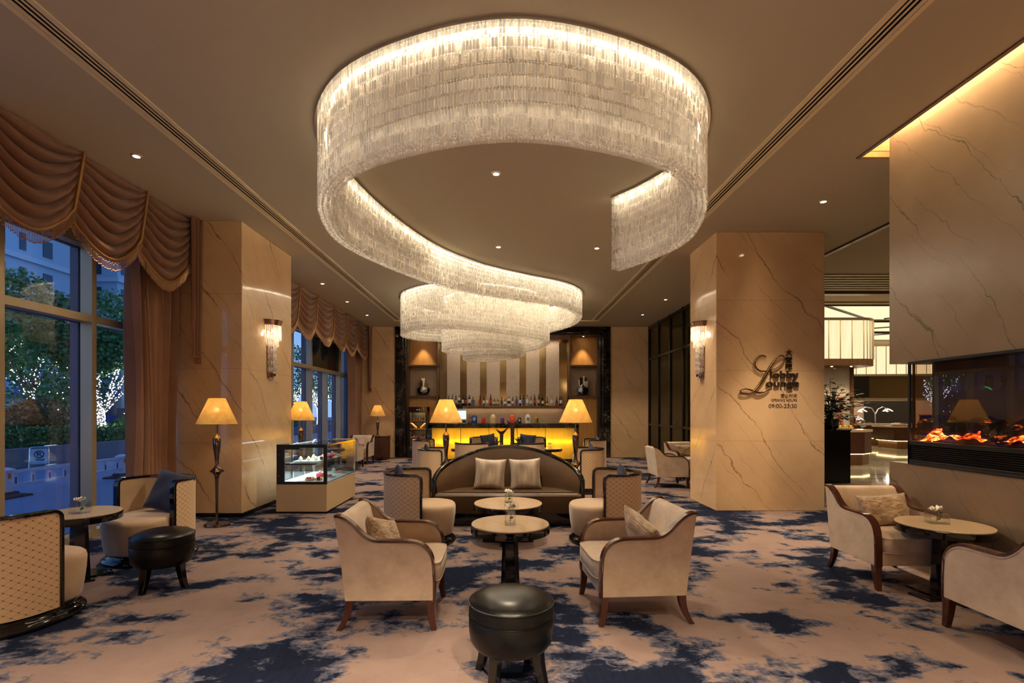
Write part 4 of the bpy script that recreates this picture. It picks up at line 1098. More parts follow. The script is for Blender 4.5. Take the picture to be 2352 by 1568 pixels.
# niche vases
def niche_vase(px, kind, label):
    t = thing('silver_vase', label, 'vase', (pxx(px, 16.2), 16.26, pzz(908, 16.2)), 0, 'sculptural silver vases in the niches')
    MB().box(-.20, .20, -.10, .10, 0, .025).build('stand', 'lacquer', t, smooth=False)
    if kind == 0: prof = [(.09, .03), (.16, .07), (.205, .14), (.21, .20), (.20, .24), (.13, .285), (.125, .29)]
    else: prof = [(.10, .03), (.13, .05), (.20, .12), (.205, .22), (.13, .30), (.10, .33), (.08, .37)]
    n = 12
    for q in range(6):
        m = MB(); v = []; f = []
        js = [q * 4 + j for j in range(5)]
        for r, z in prof: v += [(r * math.cos(2 * PI * j / 24 + .3), r * math.sin(2 * PI * j / 24 + .3), z) for j in js]
        for a in range(len(prof) - 1):
            for b in range(4): f.append((a * 5 + b, a * 5 + b + 1, (a + 1) * 5 + b + 1, (a + 1) * 5 + b))
        m.add(v, f).build('facet', 'silver' if q % 2 == kind else 'lacquer', t, ang=30)
    nk = [(-.10, .11, .40, 'gunmetal'), (.0, .12, .56, 'silver'), (.10, .10, .38, 'lacquer'), (-.05, .06, .48, 'lacquer')] if kind == 0 else [(-.13, .05, .50, 'silver'), (-.055, .09, .58, 'lacquer'), (.02, .06, .62, 'silver'), (.085, .06, .58, 'lacquer'), (.10, .12, .46, 'silver')]
    for i, (x, w, z, m) in enumerate(nk): MB().loft([[(x * .8 + a * w * .45, b * .05 - .02 * i, .25) for a, b in ((-1, -1), (1, -1), (1, 1), (-1, 1))], [(x + a * w / 2, b * .06 - .02 * i, z) for a, b in ((-1, -1), (1, -1), (1, 1), (-1, 1))]]).build('neck', m, t, bevel=.004)
niche_vase(972, 0, 'round silver and black vase in the niche above the wine cooler')
niche_vase(1339, 1, 'angular silver and black vase in the niche above the right floor lamp')

# wine cooler
wx0, wx1 = pxx(939, 15.8), pxx(982, 15.8); wh = 1.61
wc = thing('wine_cooler', 'tall black wine cooler with lit wooden racks left of the bar', 'wine cooler', ((wx0 + wx1) / 2, 15.98, 0)); w = (wx1 - wx0) / 2
f = MB(); f.box(-w, w, .16, .26, .02, wh); f.box(-w, -w + .04, -.24, .2, .02, wh); f.box(w - .04, w, -.24, .2, .02, wh); f.box(-w, w, -.24, .2, .02, .12); f.box(-w, w, -.24, .2, wh - .16, wh)
f.build('body', 'black_metal', wc, smooth=False, bevel=.004)
d = MB(); d.box(-w, -w + .05, -.275, -.242, .03, wh); d.box(w - .05, w, -.275, -.242, .03, wh); d.box(-w + .05, w - .05, -.275, -.242, wh - .17, wh); d.box(-w + .05, w - .05, -.275, -.242, .03, .12)
dr = d.build('door', 'lacquer', wc, smooth=False); MB().box(-w + .05, w - .05, -.262, -.256, .12, wh - .17).build('door_glass', 'case_glass', dr, smooth=False)
q = MB(); q.sphere((-.02, -.277, wh - .09), .008); q.sphere((.05, -.277, wh - .09), .008); q.build('indicator', 'led_blue', wc)
for z in (.30, .62, .88, 1.15):
    MB().box(-w + .045, w - .045, -.23, .15, z, z + .035).build('rack', 'wood_panel', wc, smooth=False)
light('cooler_light', 'AREA', (0, -.05, wh - .18), 6, (1., .62, .28), wc, shape='RECTANGLE', size=.4, size_y=.2)
for z in (.60, .86, 1.13): light('cooler_light', 'AREA', (0, -.12, z - .005), 2.5, (1., .55, .22), wc, shape='RECTANGLE', size=.4, size_y=.1)
for zi, (z, nm) in enumerate(((1.185, 'top'), (.655, 'third'), (.335, 'lowest'))):
    for j in range(6):
        x = wc.location.x - w + .085 + j * (2 * w - .17) / 5
        o = MB().lathe([(.001, 0), (.036, 0), (.038, .02), (.038, .19), (.016, .24), (.013, .30), (.001, .30)], 14, cap0=False, cap1=False).build('wine_bottle', 'lacquer'); o.rotation_euler = (R(90), 0, 0)
        o.location = (x, 15.98 + .10, z + .038); tag(o, 'dark wine bottle lying on the %s cooler rack, %s from its window side' % (nm, ords[j]), 'wine bottle', 'wine bottles in the cooler')
        MB().cyl((0, 0, .255), (0, 0, .302), .0165, seg=12).build('capsule', 'champagne' if j % 2 else 'berry', o)
for j, s in enumerate((-1, 1)):
    o = MB().lathe([(.001, 0), (.036, 0), (.038, .02), (.038, .19), (.016, .24), (.013, .30), (.001, .30)], 14, cap0=False, cap1=False).build('wine_bottle', 'pastry'); o.location = (wc.location.x + s * .07, 15.88, .935); o.rotation_euler = (0, s * R(48), 0)
    tag(o, 'amber wine bottle propped slanting in the middle of the cooler, leaning to the ' + ('window' if s < 0 else 'bar') + ' side', 'wine bottle', 'wine bottles in the cooler'); MB().cyl((0, 0, .255), (0, 0, .302), .0165, seg=12).build('capsule', 'champagne', o)

# ------------------------------------------------------------------ the bar
bx0, bx1, by = -2.17, 2.065, 14.0
bar = thing('bar_counter', 'bar counter with black marble top and glowing golden onyx front', 'bar', (0, by, 0))
MB().box(bx0, bx1, -.02, .62, 1.09, 1.135).build('top', 'marble_black', bar, smooth=False, bevel=.004)
f = MB(); f.box(bx0, bx1, 0, .06, 1.005, 1.09); f.box(bx0, bx0 + .125, 0, .5, 0, 1.09); f.box(bx1 - .125, bx1, 0, .5, 0, 1.09); f.box(bx0, bx1, .04, .5, 0, .137); f.build('marble_frame', 'marble_black', bar, smooth=False, bevel=.004)
MB().box(bx0 + .1, bx1 - .1, .30, .5, .12, 1.08).build('back_board', 'white_paint', bar, smooth=False)
ps = [pxx(p, by) for p in (992, 1058, 1123, 1188, 1253, 1318)]
for a, b in zip(ps, ps[1:]):
    MB().box(a + .004, b - .004, .045, .055, .137, 1.005).build('onyx_panel', 'onyx', bar, smooth=False)
st = MB()
for a in ps[1:-1]: st.box(a - .006, a + .006, .03, .05, .137, 1.005)
st.build('joint_strip', 'bronze_dark', bar, smooth=False)
emit('bar_tube', (1.0, .74, .20), 75.0)
MB().cyl((bx0 + .15, .115, .62), (bx1 - .15, .115, .62), .014, seg=8).build('light_tube', 'bar_tube', bar)

# bottles on the shelf
def bottle_mat(nm, c, rough=.08, tr=0.):
    if nm not in M:
        if tr: glassy(nm, c, 2.0)
        else: simple(nm, c, rough, spec=.6)
    return nm
bottle_mat('glass_dark', (.012, .010, .008)); bottle_mat('glass_green', (.012, .03, .012)); bottle_mat('glass_amber', (.16, .055, .012)); bottle_mat('glass_red', (.07, .008, .012)); bottle_mat('glass_white', (.80, .79, .74)); bottle_mat('glass_gold', (.50, .27, .06))
bottle_mat('glass_clear', (.72, .70, .64), tr=1); bottle_mat('label_white', (.75, .72, .64), .5); bottle_mat('label_gold', (.60, .42, .12), .4); bottle_mat('label_black', (.02, .02, .02), .4); bottle_mat('label_red', (.42, .03, .03), .4); bottle_mat('label_blue', (.05, .08, .30), .4); bottle_mat('cap_black', (.01, .01, .01), .3); bottle_mat('cap_red', (.45, .02, .03), .3); bottle_mat('cap_blue', (.05, .09, .30), .3); bottle_mat('cap_gold', (.55, .38, .12), .3)
BL = [(215, 'green', 'gold', 'black', .30, 0), (268, 'clear', 'white', 'blue', .33, 0), (325, 'dark', 'gold', 'black', .30, 0), (378, 'white', 'black', 'black', .29, 0), (435, 'dark', 'white', 'black', .31, 0), (487, 'dark', 'red', 'black', .31, 0),
      (540, 'dark', 'white', 'blue', .31, 1), (597, 'clear', 'blue', 'black', .26, 2), (653, 'gold', 'gold', 'gold', .27, 0), (708, 'clear', 'red', 'black', .29, 0), (767, 'clear', 'white', 'red', .28, 0), (825, 'gold', 'white', 'gold', .27, 1), (880, 'red', 'red', 'black', .33, 0),
      (938, 'clear', 'gold', 'gold', .23, 2), (993, 'clear', 'gold', 'gold', .235, 2), (1053, 'clear', 'blue', 'blue', .26, 0), (1108, 'amber', 'white', 'gold', .23, 2), (1168, 'white', 'black', 'black', .26, 2), (1230, 'amber', 'white', 'black', .25, 0), (1290, 'clear', 'blue', 'black', .27, 1),
      (1348, 'dark', 'white', 'black', .31, 0), (1405, 'clear', 'blue', 'black', .32, 1), (1462, 'gold', 'white', 'black', .31, 1), (1520, 'clear', 'white', 'black', .27, 0), (1577, 'red', 'red', 'red', .33, 0), (1642, 'green', 'gold', 'black', .33, 0), (1707, 'dark', 'white', 'black', .26, 0),
      (1778, 'amber', 'gold', 'black', .25, 3), (1853, 'gold', 'white', 'red', .29, 1), (1928, 'dark', 'red', 'red', .27, 3), (1998, 'dark', 'white', 'black', .27, 1)]
numw = 'first second third fourth fifth sixth seventh eighth ninth tenth eleventh twelfth thirteenth fourteenth fifteenth sixteenth seventeenth eighteenth nineteenth twentieth twenty-first twenty-second twenty-third twenty-fourth twenty-fifth twenty-sixth twenty-seventh twenty-eighth twenty-ninth thirtieth thirty-first'.split()
for i, (zx, g, lb, cp, hh, shp) in enumerate(BL):
    px = 1000 + zx / 6.918; hh *= 1.15
    w = {0: .036, 1: .042, 2: .05, 3: .056}[shp]; sh = {0: .60, 1: .66, 2: .60, 3: .30}[shp]
    if shp == 3: prof = [(.001, 0), (w, 0), (w, .02), (w * .8, hh * .3), (.014, hh * .68), (.013, hh * .9), (.001, hh * .9)]
    else: prof = [(.001, 0), (w, 0), (w, hh * sh * .95), (w * .85, hh * sh * 1.04), (.016, hh * (sh + .15)), (.013, hh * .92), (.001, hh * .92)]
    gn = 'glass_' + g
    o = MB().lathe(prof, 18, cap0=False, cap1=False).build('liquor_bottle', gn); o.location = (pxx(px, 16.25), 16.25, ZS)
    nm = {'dark': 'dark', 'green': 'dark green', 'clear': 'clear', 'white': 'white', 'gold': 'golden', 'amber': 'amber', 'red': 'dark red'}[g]
    tag(o, '%s liquor bottle with %s label on the wall shelf, %s from its wine-cooler end' % (nm, lb, numw[i]), 'bottle', 'liquor bottles on the bar wall shelf')
    l0, l1 = (.25, .62) if shp != 3 else (.08, .26)
    MB().lathe([(w * 1.015, hh * l0 * sh / .6), (w * 1.015, hh * l1 * sh / .66)], 18, cap0=False, cap1=False).build('label', 'label_' + lb, o) if shp != 3 else MB().lathe([(w * 1.0, hh * .10), (w * .86, hh * .27)], 18, cap0=False, cap1=False).build('label', 'label_' + lb, o)
    MB().lathe([(.015, hh * .86), (.016, hh), (.001, hh)], 14, cap0=False, cap1=False).build('cap', 'cap_' + cp, o)

# tins and candles along the bar top
def tin(p0, p1, py, c, metal, label, word):
    if c not in M: pass
    x = pxx((p0 + p1) / 2, by + .2); r = (p1 - p0) / 2 * (by + .2) / 1150; z1 = pzz(py, by + .2) - 1.135
    o = MB().lathe([(.001, 0), (r, 0), (r * 1.02, .006), (r * 1.02, z1 * .70), (r * .96, z1 * .74), (r * .92, z1 * .76)], 32, cap0=False, cap1=True).build('candle_jar', c); o.location = (x, by + .2, 1.135)
    tag(o, label, 'candle', 'coloured candles along the bar top')
    MB().lathe([(r * .93, z1 * .755), (r * .90, z1 * .83), (r * .55, z1 * .90), (r * .18, z1 * .93), (r * .16, z1), (.001, z1)], 32, cap0=True, cap1=False).build('lid', c, o)
    if word:
        lab = MB(); 
        for k in range(4): lab.cbox((0, -r * 1.03, z1 * (.58 - .09 * k)), (r * (1.0, .8, 1.1, .6)[k], .004, z1 * .045))
        lab.build('label_print', word, o, smooth=False)
simple('wax_blue', (.012, .05, .27), .15); simple('wax_red', (.50, .02, .03), .2); simple('wax_cream', (.72, .56, .28), .2); simple('wax_purple', (.13, .015, .19), .2); simple('wax_orange', (.72, .09, .04), .2); simple('wax_black', (.012, .012, .014), .2); simple('wax_white', (.82, .80, .74), .2); simple('wax_gold', (.62, .36, .06), .2, .7)
tin(1083, 1096, 950.5, 'wax_blue', 0, 'tall blue candle jar on the bar top', 'label_white'); tin(1106, 1115, 957, 'wax_red', 0, 'short crimson candle jar on the bar top', None); tin(1126, 1138.5, 950, 'wax_cream', 0, 'tall cream candle jar on the bar top', 'label_gold')
tin(1149.5, 1158.5, 957, 'wax_purple', 0, 'short purple candle jar on the bar top', None); tin(1170, 1182.5, 950.5, 'wax_orange', 0, 'tall orange-red candle jar on the bar top', None); tin(1189, 1197.5, 957, 'wax_black', 0, 'short black candle jar on the bar top', 'label_white')
tin(1206, 1219, 950, 'wax_white', 0, 'tall white candle jar on the bar top', 'label_black'); tin(1228.5, 1236.5, 956, 'wax_gold', 0, 'short golden candle jar on the bar top', 'label_black')
# coffee machine
cm = thing('coffee_machine', 'silver coffee machine behind the left floor lamp at the bar', 'coffee machine', (pxx(1060, 16.1), 16.12, .92))
MB().box(-.20, .20, -.18, .18, 0, .62).build('housing', 'silver', cm, bevel=.01); MB().box(-.13, .16, -.19, -.17, .30, .57).build('display', 'display_glow', cm, smooth=False)
MB().box(-.15, .15, -.20, -.18, .05, .26).build('spout_bay', 'black_metal', cm, smooth=False)
for i, x in enumerate((-.15, -.02)): o = MB().lathe([(.05, 0), (.06, .02), (.075, .16), (.07, .17)], 20).build('bean_hopper', 'smoked_glass', cm); o.location = (x, 0, .62)
o = MB().lathe([(.06, 0), (.075, .03), (.05, .05), (.06, .08), (.035, .11), (.045, .15), (.01, .24)], 16).build('figurine', 'gold_bead'); o.location = (pxx(1079, 14.3), 14.3, 1.135); tag(o, 'small gilded figurine on the bar top beside the blue candle jar', 'figurine')
# ------------------------------------------------------------------ glass partition on the right
gp = MB()
YS = [8.6, 9.9, 10.9, 11.9, 12.9, 13.9, 14.95, 15.93]
for y in YS: gp.box(4.56, 4.64, y - .03, y + .03, 0, H)
for z in (.04, 1.05, 3.12, H - .06): gp.box(4.57, 4.63, 8.52, YB, z - .03, z + .03)
o = struct(gp.build('window_3', 'dark_frame', smooth=False), 'black-framed glass partition behind the sign pillar')
struct(MB().box(4.595, 4.605, 8.52, YB, .03, H).build('pane', 'partition_glass', o, smooth=False))

# ------------------------------------------------------------------ wall sign
SY = 7.47
def sp(px, py, d=0.): return ((px - 1160) * SY / 1150, SY - d, 1.5 - (py - 942) * SY / 1150)
sg = thing('lounge_sign', 'raised bronze lobby lounge sign with opening hours on the marble pillar', 'sign', sp(1765, 870))
inv = -Vector(sg.location)
L_ = [(845, 350), (800, 325), (740, 322), (670, 360), (625, 430), (620, 510), (660, 580), (730, 625), (820, 632), (920, 612), (1040, 565), (1140, 500), (1200, 430), (1212, 370), (1180, 326), (1125, 322), (1055, 360), (980, 445), (900, 570), (820, 720), (740, 860), (660, 965), (580, 1038), (500, 1072), (420, 1080), (350, 1062), (335, 1022), (370, 992), (440, 985), (520, 1000), (600, 1030), (690, 1060), (770, 1055), (850, 1020), (925, 965)]
rad = [10, 12, 13, 15, 18, 18, 16, 13, 12, 11, 11, 11, 13, 14, 14, 14, 15, 18, 22, 26, 26, 20, 15, 12, 13, 14, 13, 11, 11, 13, 16, 18, 17, 15, 12]
pts = [Vector(sp(1660 + x / 8.71, 780 + y / 8.71, .030 + (.012 if 14 < i < 20 else 0))) + inv for i, (x, y) in enumerate(L_)]
cp = catmull(pts, 6); rr = []
for i in range(len(rad) - 1): rr += [(rad[i] + (rad[i + 1] - rad[i]) * k / 6) * .00082 for k in range(6)]
rr.append(rad[-1] * .00082)
MB().tube(cp, rr, 10).build('script_letter', 'bronze', sg)
st = MB()
for i in (10, 60, 110, 150): st.cyl(cp[i], (cp[i].x, SY + inv.y, cp[i].z), .006, seg=8)
st.build('stand_off', 'bronze_dark', sg)
def text(name, s, px0, px1, py0, py1, m, ex, parent, dd=0., bev=0., off=0.):
    c = bpy.data.curves.new(name, 'FONT'); c.body = s; c.size = 1; c.extrude = 0; c.fill_mode = 'BOTH' if ex else 'FRONT'; c.offset = off
    o = bpy.data.objects.new(name, c); COL.objects.link(o)
    bpy.context.view_layer.update()
    bb = [Vector(b) for b in o.bound_box]; w = max(b.x for b in bb) - min(b.x for b in bb); h = max(b.y for b in bb) - min(b.y for b in bb)
    a = Vector(sp(px0, py1)); b = Vector(sp(px1, py0)); kx = (b.x - a.x) / max(w, 1e-6); kz = (b.z - a.z) / max(h, 1e-6)
    o.scale = (kx, kz, 1); c.extrude = ex; c.bevel_depth = 0
    o.rotation_euler = (R(90), 0, 0); mn = (min(q.x for q in bb), min(q.y for q in bb))
    o.location = Vector((a.x - mn[0] * kx, SY - ex - .002 - dd, a.z - mn[1] * kz)) + inv
    bpy.context.view_layer.update(); me = bpy.data.meshes.new_from_object(o.evaluated_get(bpy.context.evaluated_depsgraph_get())); me.materials.clear(); me.materials.append(M[m])
    q = bpy.data.objects.new(name, me); COL.objects.link(q); q.scale = o.scale; q.rotation_euler = o.rotation_euler; q.location = o.location; q.parent = parent
    bpy.data.objects.remove(o); return q
text('lettering', 'lobby', 1768, 1832, 851.5, 874, 'bronze_dark', .013, sg, off=.012)
text('lettering', 'ounge', 1758, 1833, 877, 893.5, 'bronze_dark', .013, sg, off=.012)
for s, y0, y1 in (('大', 803, 817), ('堂', 819, 833), ('吧', 836, 848)): text('lettering', s, 1803, 1818, y0, y1, 'bronze', .010, sg, off=.008)
text('opening_hours', '营业时间', 1793, 1830, 904, 913, 'sign_ink', .001, sg)
text('opening_hours', 'OPENING HOURS', 1771, 1830, 915.5, 921.5, 'sign_ink', .001, sg)
text('opening_hours', '09:00-23:30', 1765.5, 1830, 927.5, 936.5, 'sign_ink', .001, sg)

# ------------------------------------------------------------------ electric fireplace in the wall
simple('fire_back', (.085, .06, .045), .8)
fp = thing('electric_fireplace', 'long glass-fronted electric fireplace with glowing logs in the marble wall', 'fireplace', (3.95, 1.8, .985))
YE = 4.82 - 1.8
f = MB(); f.box(-.075, .15, -4.8, YE, 0, .02); f.box(-.075, -.04, -4.8, YE, .02, .045); f.box(-.075, -.04, -4.8, YE, .185, .225); f.box(-.075, .14, -4.8, YE, .955, .98); f.box(-.075, -.055, YE - .02, YE, 0, .98); f.box(-.03, -.015, YE - .02, YE, .22, .96); f.box(-.075, .14, YE - .02, YE, .0, .225)
f.build('frame', 'black_metal', fp, smooth=False, bevel=.003)
lv = MB()
for i in range(8): lv.cbox((-.055, (YE - 4.8) / 2, .055 + .0175 * i), (.03, YE + 4.76, .006), 0, 0, R(-30))
lv.box(-.04, .13, -4.8, YE - .03, .03, .19); lv.build('vent_louver', 'black_metal', fp, smooth=False)
g = MB(); g.box(-.060, -.054, -4.8, YE - .02, .22, .96); g.box(-.05, .14, YE - .010, YE - .004, .22, .96); g.build('glass', 'fire_glass', fp, smooth=False)
MB().box(.135, .145, -4.8, YE - .03, .22, .96).build('back_panel', 'fire_back', fp, smooth=False)
t = NT('embers'); p = t.pos(); n = t.noise(t.mapping(p, (5, 1.6, 5)), 4.2, 6, .78, .8); k = t.maprange(n, .38, .62)
col = t.ramp(k, (0, (.02, .004, .001)), (.4, (.45, .03, .004)), (.75, (1.0, .16, .015)), (1, (1., .55, .16)))
M['embers'] = t.done(t.bsdf((.03, .012, .006), .8, em=col, es=t.math('MULTIPLY', k, 4.6)))
t = NT('log_bark'); p = t.pos(); n = t.noise(t.mapping(p, (6, 2, 6)), 3, 6, .7); k = t.maprange(n, .60, .72)
M['log_bark'] = t.done(t.bsdf(t.mix(n, (.012, .007, .005), (.05, .022, .012)), .85, normal=t.bump(n, .8, .03), em=(1., .16, .02), es=t.math('MULTIPLY', k, 1.1)))
rnd = random.Random(5)
def eb(u, v):
    y = -4.7 + u * (YE + 4.62); x = -.045 + v * .17
    h = .26 + .085 * math.sin(PI * v) * (1 + .25 * math.sin(y * 5) + .25 * math.sin(y * 19 + v * 5)) + .020 * math.sin(y * 43 + 3 * v) * math.sin(v * 15 + y * 9)
    e = min(1, (1 - u) * 60); return (x, y, .225 + (h - .215) * e)
MB().grid(eb, 400, 14).build('ember_bed', 'embers', fp)
for i in range(9):
    y = YE - .22 - i * .34; b = MB(); L = rnd.uniform(.28, .42); a = rnd.uniform(-.16, .16); r0 = rnd.uniform(.055, .085)
    P = [(.03 + .03 * math.sin(q * 3 + i), y - L / 2 + L * q,   .36 + .05 * math.sin(q * PI * 1.3 + i) + a * (q - .5)) for q in [k / 9 for k in range(10)]]
    b.tube(P, [r0 * (.75 + .3 * math.sin(k * 1.7 + i) ** 2) for k in range(10)], 9); b.build('log', 'log_bark', fp)
for y in (4.5, 3.9, 3.3, 2.7, 2.1): light('fire_glow', 'POINT', (3.985, y, 1.36), 7.0, (1., .30, .05), None, shadow_soft_size=.05)

# ------------------------------------------------------------------ the restaurant seen through the gap
sbox('floor.002', 'marble_floor', 15.0, 21, -3.2, 26, -.12, -.002); sbox('floor.003', 'marble_floor', 5.45, 15.0, 19.0, 26, -.12, -.002)
HR = 4.30
sbox('ceiling.004', 'plaster', 5.5, 21, 5.4, 26, HR, HR + .1)
sbox('wall_right', 'plaster', 21, 21.1, -3.2, 26, 0, 4.6); sbox('wall_back.005', 'plaster', 5.0, 21, 26, 26.1, 0, 4.6); sbox('wall_back.006', 'plaster', 5.0, 5.1, 16.0, 26, 0, 4.6)
t = thing('ceiling_air_grille', 'wide ceiling air grille above the restaurant entrance', 'air vent', (8.6, 10.9, HR))
q = MB()
for i in range(7): q.box(-3, 3, -.62 + i * .2, -.55 + i * .2, -.03, -.004)
q.build('slat', 'slot_metal', t, smooth=False); MB().box(-3, 3, -.62, .68, -.006, 0).build('backing', 'black_void', t, smooth=False)
sbox('trim_7', 'wood_brown', 5.6, 12.5, 11.75, 11.95, HR - .07, HR)
sbox('trim_8', 'champagne', 5.6, 20, 12.9, 13.0, HR - .05, HR)
emit('panel_glow', (1.0, .82, .50), .9)
t = NT('soffit_glow'); n = t.noise(t.mapping(t.obj(), (7, 7, .8)), 1.2, 5, .6)
M['soffit_glow'] = t.done(t.n('Emission', {'Color': t.mix(t.maprange(n, .3, .7), (1.0, .74, .36), (1.0, .86, .56)), 'Strength': .85}).outputs[0])
for i, (a, b) in enumerate(((13.25, 15.3), (15.7, 17.6), (18.0, 19.7))):
    t = thing('luminous_ceiling_panel', 'glowing cream ceiling panel in the restaurant, ' + ('nearest', 'middle', 'furthest')[i] + ' of three', 'ceiling light', (11.0, a, HR), 0, 'glowing ceiling panels in the restaurant')
    MB().box(-3.5, 6.5, 0, b - a, -.02, -.004).build('diffuser', 'panel_glow', t, smooth=False)
    q = MB(); q.cbox((-1.2, (b - a) / 2, -.035), (3.6, .09, .03), R(38)); q.cbox((1.8, (b - a) / 2, -.035), (3.2, .09, .03), R(-32)); q.cbox((4.6, (b - a) / 2, -.035), (3.2, .09, .03), R(38)); q.box(-3.5, 6.5, -.06, 0, -.05, -.004); q.build('dark_strip', 'dark_frame', t, smooth=False)
def rr_poly(x0, x1, y0, y1, r, n=8):
    out = []
    for cx, cyy, a0 in ((x1 - r, y0 + r, -90), (x1 - r, y1 - r, 0), (x0 + r, y1 - r, 90), (x0 + r, y0 + r, 180)):
        out += [(cx + r * math.cos(R(a0 + 90 * k / n)), cyy + r * math.sin(R(a0 + 90 * k / n))) for k in range(n + 1)]
    return out
# curved luminous soffit over the buffet
sf = thing('luminous_soffit', 'curved glowing cream soffit above the buffet column', 'ceiling light', (9.0, 15.0, 0))
PL = rr_poly(-2.2, 1.35, -1.2, 1.3, .5)
MB().prism(PL, 2, 2.92, 3.98).build('diffuser', 'soffit_glow', sf, smooth=True)
PT = rr_poly(-2.24, 1.39, -1.24, 1.34, .53)
q = MB(); q.prism(PT, 2, 2.74, 2.92); q.prism(PT, 2, 3.98, 4.05); q.build('wood_rim', 'wood_brown', sf)
q = MB()
for i in range(0, len(PT)): 
    a = PT[i]; b = PT[(i + 1) % len(PT)]; d = math.dist(a, b); k = max(1, round(d / .34))
    for j in range(k): q.cbox((a[0] + (b[0] - a[0]) * j / k, a[1] + (b[1] - a[1]) * j / k, 3.45), (.022, .022, 1.06))
q.build('divider_strip', 'champagne', sf, smooth=False)
q = MB().box(8.95, 9.95, 14.45, 15.4, 0, 2.735).build('pillar_restaurant', 'marble_floor', smooth=False); struct(q, 'pale marble column in the restaurant buffet')
q = MB()
for x in (8.90, 9.95): q.box(x, x + .07, 14.38, 14.5, 0, 2.74)
struct(q.build('trim_9', 'wood_brown', smooth=False))
for x in (9.2, 9.75): downlight(x, 14.1, 'small spot under the curved soffit, %s one' % ('window-side' if x < 9.5 else 'fireplace-side'), 60, z=2.735, ang=70, r=.03)
# back lit wall
bs = thing('luminous_wall_band', 'long glowing cream band high on the far restaurant wall', 'wall light', (15.5, 20.5, 0), R(-4))
MB().box(-5, 4.2, -.02, .3, 2.98, 4.12).build('diffuser', 'soffit_glow', bs, smooth=False)
q = MB(); q.box(-5, 4.2, -.05, .3, 2.90, 2.98)
for i in range(24): q.box(-5 + i * .39, -4.975 + i * .39, -.03, 0, 2.98, 4.12)
q.build('divider_strip', 'champagne', bs, smooth=False)
o = MB().box(10, 20, 20.6, 20.8, 2.0, 2.95).build('wall_restaurant', 'mirror_bronze', smooth=False); struct(o)
struct(MB().box(14.35, 14.95, 20.55, 20.6, 2.05, 2.9).build('wall_restaurant.001', 'dark_frame', smooth=False))
struct(MB().box(10, 21, 24.0, 24.1, 0, 2.2).build('wall_restaurant.002', 'marble_niche', smooth=False))
sbox('wall_restaurant.003', 'dark_frame', 17.2, 19.6, 23.9, 24.0, .9, 1.95)
sbox('trim_10', 'champagne', 10, 20.5, 20.5, 20.62, 1.9, 2.0)
light('kitchen_light', 'AREA', (16.5, 22.4, 2.6), 130, (1., .88, .74), shape='RECTANGLE', size=7, size_y=1.2)
def buffet(name, poly, z, label, glow=True):
    cxx = sum(p[0] for p in poly) / len(poly); cyy = sum(p[1] for p in poly) / len(poly)
    t = thing('buffet_counter', label, 'counter', (cxx, cyy, 0), 0, 'restaurant buffet counters')
    lp = [(x - cxx, y - cyy) for x, y in poly]; k = lambda s: [(x * s, y * s) for x, y in lp]
    MB().prism(k(1.0), 2, z - .07, z).build('worktop', 'marble_table', t, smooth=False, bevel=.01); MB().prism(k(.97), 2, .32, z - .07).build('body', 'wood_cabinet', t, smooth=False); MB().prism(k(.90), 2, 0, .32).build('recessed_base', 'wood_brown', t, smooth=False)
    if glow: MB().prism(k(.93), 2, .300, .312).build('light_strip', 'counter_glow', t, smooth=False)
emit('counter_glow', (1.0, .78, .30), 9.0)
buffet('c', [(7.6, 13.6), (9.8, 13.6), (10.25, 13.95), (10.25, 14.36), (7.6, 14.36)], .97, 'buffet counter wrapped around the marble column, glowing at its base')
buffet('c', [(15.0, 19.4), (19.5, 18.9), (19.5, 20.3), (15.0, 20.5)], .90, 'buffet counter with menu stands and dishes, right side of the restaurant')
buffet('c', [(13.9, 21.3), (17.0, 21.3), (17.0, 22.3), (13.9, 22.3)], .92, 'dark counter in front of the kitchen at the back of the restaurant')
# dishes, lamps, boards on the counters
def dish(x, y, z, m, label, s=1.):
    t = thing('buffet_dish', label, 'dish', (x, y, z), 0, 'dishes on the buffet'); MB().lathe([(.10 * s, 0), (.20 * s, .03 * s), (.21 * s, .04 * s), (.19 * s, .035 * s), (.001, .02 * s)], 20, cap1=False).build('plate', 'white_china', t)
    q = MB(); rnd = random.Random(int(x * 100))
    for i in range(9): q.sphere((rnd.uniform(-.12, .12) * s, rnd.uniform(-.12, .12) * s, .055 * s), .05 * s, 8, 6, (1, 1, .8))
    q.build('food', m, t)
dish(15.35, 19.7, .90, 'cream', 'white dish of pale food on the right buffet counter, nearest the column'); dish(15.95, 19.7, .90, 'berry', 'white dish of red food on the right buffet counter'); dish(16.6, 19.6, .90, 'pastry', 'white dish of brown pastries on the right buffet counter'); dish(17.3, 19.6, .90, 'cream', 'white dish of pale food on the right buffet counter, nearest the fireplace')
dish(14.4, 21.6, .92, 'pink', 'white dish of pink food on the dark kitchen counter, first'); dish(15.1, 21.6, .92, 'berry', 'white dish of red food on the dark kitchen counter, second'); dish(9.4, 13.95, .97, 'wax_gold', 'bowl of yellow fruit on the counter by the marble column', 1.3)
for x, y, m_, lb in ((15.65, 20.0, 'pink', 'white dish of pink food at the back of the right buffet counter, nearest the column'), (16.9, 19.9, 'wax_gold', 'white dish of golden food at the back of the right buffet counter'), (18.0, 19.6, 'berry', 'white dish of red food on the right buffet counter, behind the fireplace glass')): dish(x, y, .90, m_, lb, 1.1)
for x, lb in ((15.3, 'silver domed dish cover on the dark kitchen counter'), (18.4, 'silver domed dish cover on the right buffet counter behind the fireplace glass')):
    t = thing('dish_cover', lb, 'dish cover', (x, 21.7 if x < 16 else 19.8, .92 if x < 16 else .90), 0, 'silver dish covers'); MB().lathe([(.26, 0), (.26, .03), (.22, .16), (.12, .26), (.02, .29), (.001, .29)], 24, cap1=False).build('dome', 'chrome', t); MB().sphere((0, 0, .31), .03).build('knob', 'chrome', t)
